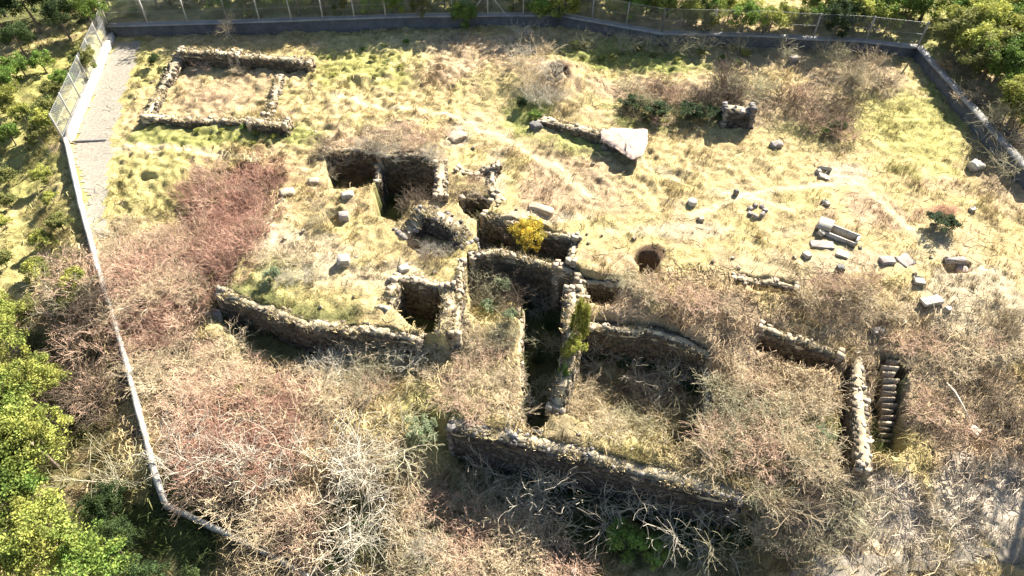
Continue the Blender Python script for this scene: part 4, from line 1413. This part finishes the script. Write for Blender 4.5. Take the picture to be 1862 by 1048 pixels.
def plant(kind, px, py, sc, name, label, cat, group=None, flat=1.0):
    x, y, _ = P(px, py)
    return TREES[kind][rng.integers(3)].place(name, label, cat, x, y, hz(x, y), sc, group, flat)


def crown_at(kind, px, py, zc, sc, name, label, cat, flat=1.0):
    x, y = G(px, py, zc)
    z = hz(x, y)
    if z < zc - .75 * sc * flat:
        flat = (zc - z) / (.75 * sc)
    return TREES[kind][rng.integers(3)].place(name, label, cat, x, y, min(z, zc - .75 * sc * flat), sc, None, flat)


# inside the site
x, y = G(963, 441, -.75)
TREES['yellow'][1].place('yellow_tree', 'small golden yellow tree growing in the long dark chamber', 'tree', x, y, hz(x, y), .52)
crown_at('blime', 1056, 600, -.1, .7, 'ivy_bush', 'upper yellow green bush on the corridor wall', 'shrub')
crown_at('blime', 1044, 645, -.3, .75, 'ivy_bush', 'lower yellow green bush spilling down the corridor wall', 'shrub')
crown_at('bgreen', 1028, 682, -.8, .5, 'ivy_bush', 'smallest green bush at the foot of the corridor wall', 'shrub')
plant('bsage', 500, 512, .7, 'green_bush', 'green bush in thin grey scrub on the left of the podium', 'shrub', flat=.8)
plant('bsage', 915, 535, .75, 'green_bush', 'grey green bush in the overgrown pit right of the T shaped wall', 'shrub')
plant('bsage', 885, 570, .6, 'green_bush', 'smaller grey green bush at the front of the overgrown pit', 'shrub')
plant('bsage', 925, 585, .5, 'green_bush', 'grey green bush beside the dark corridor edge', 'shrub')
plant('bsage', 768, 790, 1.0, 'green_bush', 'large grey green bush at the left end of the terrace wall', 'shrub', flat=.8)
plant('bsage', 1490, 810, .75, 'green_bush', 'sage green bush left of the lone narrow wall', 'shrub', flat=.8)
plant('bdark', 1700, 414, 1.15, 'dark_green_bush', 'low dark green bush with a long shadow below the rust coloured grass', 'shrub', flat=.5)
x, y, _ = P(1722, 386)
K['red'][1].place('rust_shrub', 'small rust coloured shrub just above the low dark green bush at the right', 'shrub', x, y, hz(x, y), .55, None, .6)
plant('bdark', 865, 382, .35, 'dark_green_bush', 'little dark bush in the small hollow', 'shrub')
plant('bgreen', 762, 560, .35, 'fern_bush', 'small fern green bush inside the square chamber', 'shrub')
plant('bdark', 290, 125, .6, 'dark_green_bush', 'dark green bush outside the left corner of the rectangular ruin', 'shrub')
plant('bdark', 950, 195, .55, 'dark_green_bush', 'dark green bush at the foot of the mound with the hole', 'shrub')
plant('bgreen', 975, 215, .6, 'green_bush', 'light green bush left of the dark grey boulder', 'shrub', flat=.6)
plant('bgreen', 1500, 245, .5, 'green_bush', 'green bush at the foot of the dark bushes', 'shrub', flat=.7)
plant('bdark', 1190, 212, 1.35, 'dark_green_bush', 'bluish dark bush right behind the pink mortar slab', 'shrub', flat=.6)
plant('bdark', 1245, 216, 1.3, 'dark_green_bush', 'dark bush between the pink slab and the masonry chunk', 'shrub', flat=.6)
plant('bdark', 1150, 200, 1.1, 'dark_green_bush', 'dark bush left of the bluish dark bush, above the pink slab', 'shrub', flat=.6)
plant('bdark', 1290, 222, 1.1, 'dark_green_bush', 'dark bush touching the left side of the upright masonry chunk', 'shrub', flat=.6)
plant('bdark', 1520, 240, .9, 'dark_green_bush', 'dark green bush under the right hand brown bushes', 'shrub', flat=.6)
plant('bdark', 640, 975, .9, 'dark_green_bush', 'added dark bush standing in for shade under the pale bare tree at the bottom left', 'shrub', flat=.6)  # added, its dark leaves stand in for shaded ground
plant('bdark', 600, 1020, .9, 'dark_green_bush', 'added dark bush standing in for shade at the bottom edge near the boundary wall', 'shrub', flat=.6)  # likewise added in place of shaded ground
plant('blime', 1480, 655, .4, 'green_bush', 'tiny yellow green bush on the half buried wall line', 'shrub', flat=.6)
plant('bgreen', 1260, 690, .55, 'ivy_bush', 'green ivy bush in the right corner of the sunken room', 'shrub')
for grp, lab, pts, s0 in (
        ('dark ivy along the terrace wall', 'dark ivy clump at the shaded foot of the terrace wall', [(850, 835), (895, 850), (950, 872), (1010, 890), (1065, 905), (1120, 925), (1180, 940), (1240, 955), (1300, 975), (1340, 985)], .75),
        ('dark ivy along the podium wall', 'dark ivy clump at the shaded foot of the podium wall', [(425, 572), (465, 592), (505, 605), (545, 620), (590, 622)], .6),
        ('dark ivy added to deepen shade in the sunken room', 'dark ivy clump added to deepen shade under the back wall of the sunken room', [(1085, 660), (1130, 665), (1175, 672), (1220, 690), (1258, 712)], .65),  # added clumps, darkening the wall foot where shade falls
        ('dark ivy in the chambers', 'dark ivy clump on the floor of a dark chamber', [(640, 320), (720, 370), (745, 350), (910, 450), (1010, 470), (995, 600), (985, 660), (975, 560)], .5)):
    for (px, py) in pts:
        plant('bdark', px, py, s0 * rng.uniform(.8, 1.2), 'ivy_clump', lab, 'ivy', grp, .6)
WG = 'leafy weeds along the foot of the far wall'
for (px, py) in sample([(1040, 85), (1210, 90), (1360, 95), (1350, 120), (1060, 115)], 14):
    plant(['bgreen', 'bolive', 'blime'][rng.integers(3)], px, py, rng.uniform(.35, .55), 'leafy_weed', 'low leafy green weed on the sunny strip below the far wall', 'weed', WG, .6)
WG2 = 'leafy weeds on the green meadow'
for (px, py) in sample([(590, 80), (740, 75), (760, 130), (620, 160), (580, 130)], 12):
    plant(['blime', 'bolive', 'bgreen'][rng.integers(3)], px, py, rng.uniform(.25, .42), 'leafy_weed', 'low yellow green weed on the meadow right of the rectangular ruin', 'weed', WG2, .55)
WG3 = 'leafy weeds in front of the rectangular ruin'
for (px, py) in sample([(340, 228), (540, 235), (520, 262), (370, 255)], 9):
    plant(['blime', 'bgreen'][rng.integers(2)], px, py, rng.uniform(.22, .4), 'leafy_weed', 'low green weed in front of the rectangular ruin', 'weed', WG3, .5)
plant('bgreen', 1130, 985, 1.3, 'green_bush', 'dark leafy green bush at the bottom edge below the terrace wall', 'shrub', flat=.7)
plant('bgreen', 1190, 1005, 1.0, 'green_bush', 'leafy bush just right of the dark leafy one at the bottom edge', 'shrub', flat=.7)

# outside the boundary
OUT = []
GA, GB_, GC, GD, GE = 'yellow green trees outside the lower left wall', 'bushes on the dry bank outside the left wall', 'dark trees at the far left corner', 'yellow green trees outside the right wall', 'bushes behind the far fence'
for (k, px, py, s) in [('lime', 40, 680, .75), ('lime', 90, 740, .7), ('green', 40, 800, .85), ('lime', 105, 850, .8), ('green', 40, 910, .85), ('lime', 20, 760, .8), ('green', 70, 960, .85), ('lime', 130, 1010, .85), ('lime', 60, 1060, .9), ('green', 190, 1080, .8), ('dark', 225, 1010, .5), ('dark', 210, 940, .45), ('lime', 20, 620, .6), ('dark', 350, 1120, .6), ('dark', 270, 1100, .6)]:
    plant(k, px, py, s, 'leafy_tree', 'sunlit yellow green leafy tree outside the lower left wall' if k != 'dark' else 'dark leafy tree in the shade outside the bottom left corner', 'tree', GA if k != 'dark' else 'dark trees at the bottom left corner')
for (px, py) in sample([(12, 150), (110, 120), (170, 130), (120, 200), (105, 260), (12, 290)], 12):
    plant(['blime', 'bolive', 'bgreen'][rng.integers(3)], px, py, rng.uniform(.9, 1.4), 'wild_bush', 'yellow green bush on the dry bank outside the left fence', 'shrub', GB_)
for (px, py) in sample([(12, 320), (100, 300), (130, 420), (150, 560), (60, 580), (12, 560)], 12):
    plant(['bolive', 'blime', 'bolive'][rng.integers(3)], px, py, rng.uniform(.6, 1.1), 'wild_bush', 'olive bush on the pale slope outside the long left wall', 'shrub', 'olive bushes outside the long left wall', .8)
for (px, py) in sample([(110, 480), (165, 480), (190, 650), (200, 760), (120, 700)], 12):
    x, y, _ = P(px, py)
    K[['dark', 'pink', 'dark'][rng.integers(3)]][rng.integers(4)].place('brown_bush', 'dark brown leafless bush just outside the long left wall', 'shrub', x, y, hz(x, y), rng.uniform(.9, 1.3), 'brown bushes outside the long left wall', .8)
for (px, py, s) in [(20, 75, .8), (75, 60, .85), (130, 75, .7), (175, 60, .7), (50, 110, .6), (10, 30, 1.0), (100, 25, .9), (170, 20, .9)]:
    plant(['dark', 'green', 'dark'][rng.integers(3)], px, py, s, 'leafy_tree', 'dark green tree in the far left corner behind the kerb wall', 'tree', GC)
for (px, py) in sample([(1420, 6), (1862, 6), (1862, 270), (1800, 190), (1715, 75), (1440, 50)], 34):
    TREES_K = ['blime', 'bgreen', 'blime', 'bolive', 'blime'][rng.integers(5)]
    plant(TREES_K, px, py, rng.uniform(1.5, 2.3), 'leafy_tree', 'bushy yellow green tree outside the right wall', 'tree', GD)
for (px, py) in sample([(1720, 110), (1800, 215), (1862, 290), (1862, 330), (1790, 245), (1690, 95)], 7):
    x, y, _ = P(px, py)
    K[['dark', 'olive', 'tan'][rng.integers(3)]][rng.integers(4)].place('brown_bush', 'grey brown leafless bush on the verge along the right wall', 'shrub', x, y, hz(x, y), rng.uniform(.8, 1.2), 'grey brown bushes along the right wall', .7)
for x in np.arange(-32, 20, 1.9):
    y = 53.0 + rng.uniform(-.3, 1.5) - max(0, x - 3) * .22
    k = ['bgreen', 'blime', 'bolive', 'bgreen'][rng.integers(4)]
    TREES[k][rng.integers(3)].place('wild_bush', 'green bush right behind the far fence', 'shrub', x, y, hz(x, y), rng.uniform(1.2, 1.9), GE)
for x in np.arange(8, 29, 1.25):
    y = float(np.interp(x, [p[0] for p in BND[3:7]], [p[1] for p in BND[3:7]])) + rng.uniform(.9, 2.6)
    TREES[['bgreen', 'blime', 'bolive', 'bdark'][rng.integers(4)]][rng.integers(3)].place('wild_bush', 'dense green bush right behind the shaded far right wall', 'shrub', x, y, hz(x, y), rng.uniform(1.1, 1.6), 'green bushes right behind the far right wall')
# taller trees past the top of the view: they give the shade on the far wall
for x in np.arange(-28, 13, 2.4):
    y = 58.6 + rng.uniform(-1, 1.5) - max(0, x - 3) * .22
    TREES[['green', 'dark', 'olive'][rng.integers(3)]][rng.integers(3)].place('leafy_tree', 'tall green tree of the wood behind the far fence', 'tree', x + 3, y, hz(x, y), rng.uniform(1.35, 1.7), 'tall trees of the wood behind the far fence')


# tall leafless trees on the right, standing on the verge outside the view
def tall_bare():
    a, b = MB(), MB()
    pts = [np.array([0, 0, -.3])]
    for i in range(7):
        pts.append(pts[-1] + np.array([rng.normal(0, .18), rng.normal(0, .18), 2.1]))
    rad = np.linspace(.27, .08, 8)
    a.tube(pts, rad, 7)
    for i in range(10):
        t = rng.uniform(2.6, 7)
        k = min(6, int(t))
        q = pts[k] + (pts[k + 1] - pts[k]) * (t - k)
        ang = rng.uniform(0, 6.283)
        branch(a, b, q, (math.cos(ang), math.sin(ang), rng.uniform(.6, 1.3)), rng.uniform(2.0, 4.2) * (1.15 - t / 14), rad[k] * .75, 0, 2, (4, 2), .02, .1, .45, 4, .022)
    return Proto([('trunk', a.mesh('trunk', M_BARK)), ('twigs', b.mesh('twigs', M_T_DARK))])


talls = [tall_bare() for _ in range(3)]
for (x, y, s) in [(29.2, 22.5, .95), (33.5, 27.5, 1.0), (31.5, 18.0, .85), (27.5, 19.8, .8), (36, 23, 1.0), (30.5, 25.2, .95), (33.2, 20.4, .95)]:
    talls[rng.integers(3)].place('tall_bare_tree', 'tall leafless tree on the verge right of the site', 'tree', x, y, hz(x, y), s, 'tall leafless trees right of the site')


# ------------------------------------------------------------------ grass and litter (nobody could count it)
def scatter_points(n, ymin=8.5, ymax=58):
    """denser where the view is closer"""
    px = rng.uniform(-60, 1922, n)
    py = rng.uniform(-10, 1090, n)
    a, b = (px - CX) / FPX, (CY - py) / FPX
    dz = -sp + b * cp
    t = -CAMH / dz
    return a * t, (cp + b * sp) * t


def colour_stuff(name, v, f4, C, trans=.2):
    me = bpy.data.meshes.new(name)
    me.vertices.add(len(v))
    me.vertices.foreach_set('co', v.astype(np.float32).ravel())
    ns = f4.shape[1]
    me.loops.add(f4.size)
    me.loops.foreach_set('vertex_index', f4.astype(np.int32).ravel())
    me.polygons.add(len(f4))
    me.polygons.foreach_set('loop_start', (np.arange(len(f4)) * ns).astype(np.int32))
    me.update(calc_edges=True)
    at = me.attributes.new('Col', 'FLOAT_COLOR', 'POINT')
    at.data.foreach_set('color', np.concatenate([C, np.ones((len(v), 1))], 1).astype(np.float32).ravel())
    m = bpy.data.materials.new(name + '_blades')
    m.use_nodes = True
    N, L = m.node_tree.nodes, m.node_tree.links
    bb = N['Principled BSDF']
    bb.inputs['Roughness'].default_value = .9
    bb.inputs['Specular IOR Level'].default_value = .05
    ca = N.new('ShaderNodeAttribute')
    ca.attribute_name = 'Col'
    L.new(ca.outputs['Color'], bb.inputs['Base Color'])
    tr = N.new('ShaderNodeBsdfTranslucent')
    L.new(ca.outputs['Color'], tr.inputs['Color'])
    mx = N.new('ShaderNodeMixShader')
    mx.inputs[0].default_value = trans
    L.new(bb.outputs[0], mx.inputs[1])
    L.new(tr.outputs[0], mx.inputs[2])
    L.new(mx.outputs[0], N['Material Output'].inputs['Surface'])
    me.materials.append(m)
    o = bpy.data.objects.new(name, me)
    COL.objects.link(o)
    return struct(o, 'stuff')


def grass(name, ntuft, blades, hgt, wid, lean, seed_filter=None, bright=1.0, tint=None):
    x, y = scatter_points(ntuft)
    d = sdpoly(x, y, GRAVEL)
    clump = vnoise(x, y, .8, 41) * .6 + vnoise(x, y, 2.0, 42) * .4
    keep = (d > .05) & ((sdpoly(x, y, TRACK) > 0) | (rng.random(len(x)) < .3)) & (rng.random(len(x)) < np.clip(2.2 * (clump - .28), .08, 1))
    for poly, fl in PITS[:4] + PITS[5:6] + PITS[7:9]:
        keep &= (sdpoly(x, y, poly) > .15) | (rng.random(len(x)) < .15)
    keep &= rng.random(len(x)) < 1 - .45 * sstep(-6, 3, x) * sstep(42, 36, y) * sstep(17, 21, y) * (vnoise(x, y, 1.6, 61) > .42)
    for tr in TRAILS:
        keep &= (dline(x, y, tr) > .22)
    if seed_filter is not None:
        keep &= seed_filter(x, y)
    x, y = x[keep], y[keep]
    c = cover(x, y)
    if tint is not None:
        c = c * .35 + np.array(tint) * .65
    n = len(x)
    bx = np.repeat(x, blades) + rng.normal(0, .07, n * blades)
    by = np.repeat(y, blades) + rng.normal(0, .07, n * blades)
    bz = HB(bx, by) - .02
    cc = np.repeat(c, blades, 0) * rng.uniform(.75, 1.35, (n * blades, 1)) * bright
    zone = .35 + 1.1 * sstep(.3, .75, vnoise(x, y, 3.3, 43) * .6 + vnoise(x, y, .7, 44) * .4)
    h = hgt * np.repeat(rng.uniform(.5, 1.3, n) * zone, blades) * rng.uniform(.6, 1.2, n * blades)
    a = rng.uniform(0, 6.283, n * blades)
    ln = rng.uniform(.2, 1.0, n * blades) * lean
    w_ = wid * rng.uniform(.6, 1.3, n * blades)
    ca, sa = np.cos(a), np.sin(a)
    v0 = np.stack([bx - sa * w_, by + ca * w_, bz], 1)
    v1 = np.stack([bx + sa * w_, by - ca * w_, bz], 1)
    v2 = np.stack([bx + ca * ln * h, by + sa * ln * h, bz + h], 1)
    v = np.stack([v0, v1, v2], 1).reshape(-1, 3)
    return colour_stuff(name, v, np.arange(len(v)).reshape(-1, 3), np.repeat(cc, 3, 0))


tag(grass('dry_grass', 105000, 7, .22, .014, 1.1), 'dry straw coloured grass covering the whole site', 'grass')

tag(grass('dead_weeds', 42000, 12, .32, .012, .9, lambda x, y: vnoise(x, y, 1.3, 51) * .5 + vnoise(x, y, .45, 52) * .5 > .56, 1.0, (.15, .11, .06)), 'brown dead weeds dotted over the dry meadow', 'weeds')
tag(grass('green_weeds', 30000, 12, .26, .016, 1.0, lambda x, y: (vnoise(x, y, 1.1, 53) * .5 + vnoise(x, y, .5, 54) * .5 > .55) & (cover(x, y)[:, 1] > cover(x, y)[:, 0] * .93), 1.0, (.13, .17, .045)), 'low green weeds growing through the yellow green grass', 'weeds')


def litter(name, n, regions):
    """fine dead stalks lying over one another in the brushy parts"""
    x, y = scatter_points(n)
    wgt = np.zeros(len(x))
    for (px, py, rx, ry, s) in regions:
        gx, gy, gz = P(px, py)
        k = depth_at(gx, gy, gz) / FPX
        vert = max(.35, math.sin(PITCH - math.atan((CY - py) / FPX)))
        q = ((x - gx) / (rx * k)) ** 2 + ((y - gy) / (ry * k / vert)) ** 2
        wgt = np.maximum(wgt, s * sstep(1.3, .6, q))
    keep = (rng.random(len(x)) < wgt + .05) & ((sdpoly(x, y, TRACK) > .1) | (rng.random(len(x)) < .35))
    x, y = x[keep], y[keep]
    n = len(x)
    z = HB(x, y)
    c = cover(x, y) * rng.uniform(.6, 1.6, (n, 1))
    a = rng.uniform(0, 6.283, n)
    L = rng.uniform(.25, .8, n)
    ht = rng.uniform(.02, .35, n)
    bow = rng.normal(0, .25, n)
    w_ = rng.uniform(.007, .014, n)
    ca, sa = np.cos(a), np.sin(a)
    V, F, base = [], [], 0
    ts = (-.5, 0., .5)
    rows = []
    for t in ts:
        px_ = x + ca * L * t - sa * bow * L * (t * t)
        py_ = y + sa * L * t + ca * bow * L * (t * t)
        pz_ = z + ht * (1.15 - 2.2 * t * t)
        rows.append((np.stack([px_ - sa * w_, py_ + ca * w_, pz_ + w_], 1), np.stack([px_ + sa * w_, py_ - ca * w_, pz_ - w_], 1)))
    v = np.stack([r for row in rows for r in row], 1)          # n,6,3
    f = np.array([[0, 1, 3, 2], [2, 3, 5, 4]])
    f = (f[None] + (np.arange(n) * 6)[:, None, None]).reshape(-1, 4)
    return colour_stuff(name, v.reshape(-1, 3), f, np.repeat(c, 6, 0), .1)


REG = [(270, 540, 160, 170, 1), (420, 400, 90, 120, 1), (450, 790, 230, 150, 1), (600, 900, 250, 170, 1), (880, 960, 250, 130, 1), (1250, 600, 230, 120, .9), (1400, 760, 230, 180, 1), (1740, 720, 180, 150, .7), (860, 660, 120, 120, .8), (1530, 560, 120, 80, .7), (1150, 165, 100, 50, .6), (1470, 190, 140, 70, .7), (850, 110, 90, 60, .5), (740, 240, 100, 40, .6), (1150, 740, 160, 80, .8), (150, 600, 120, 220, .7), (1600, 930, 200, 110, .35)]
tag(litter('bramble_litter', 95000, REG), 'fine dead stalks and bramble stems tangled over the brushy ground', 'undergrowth')
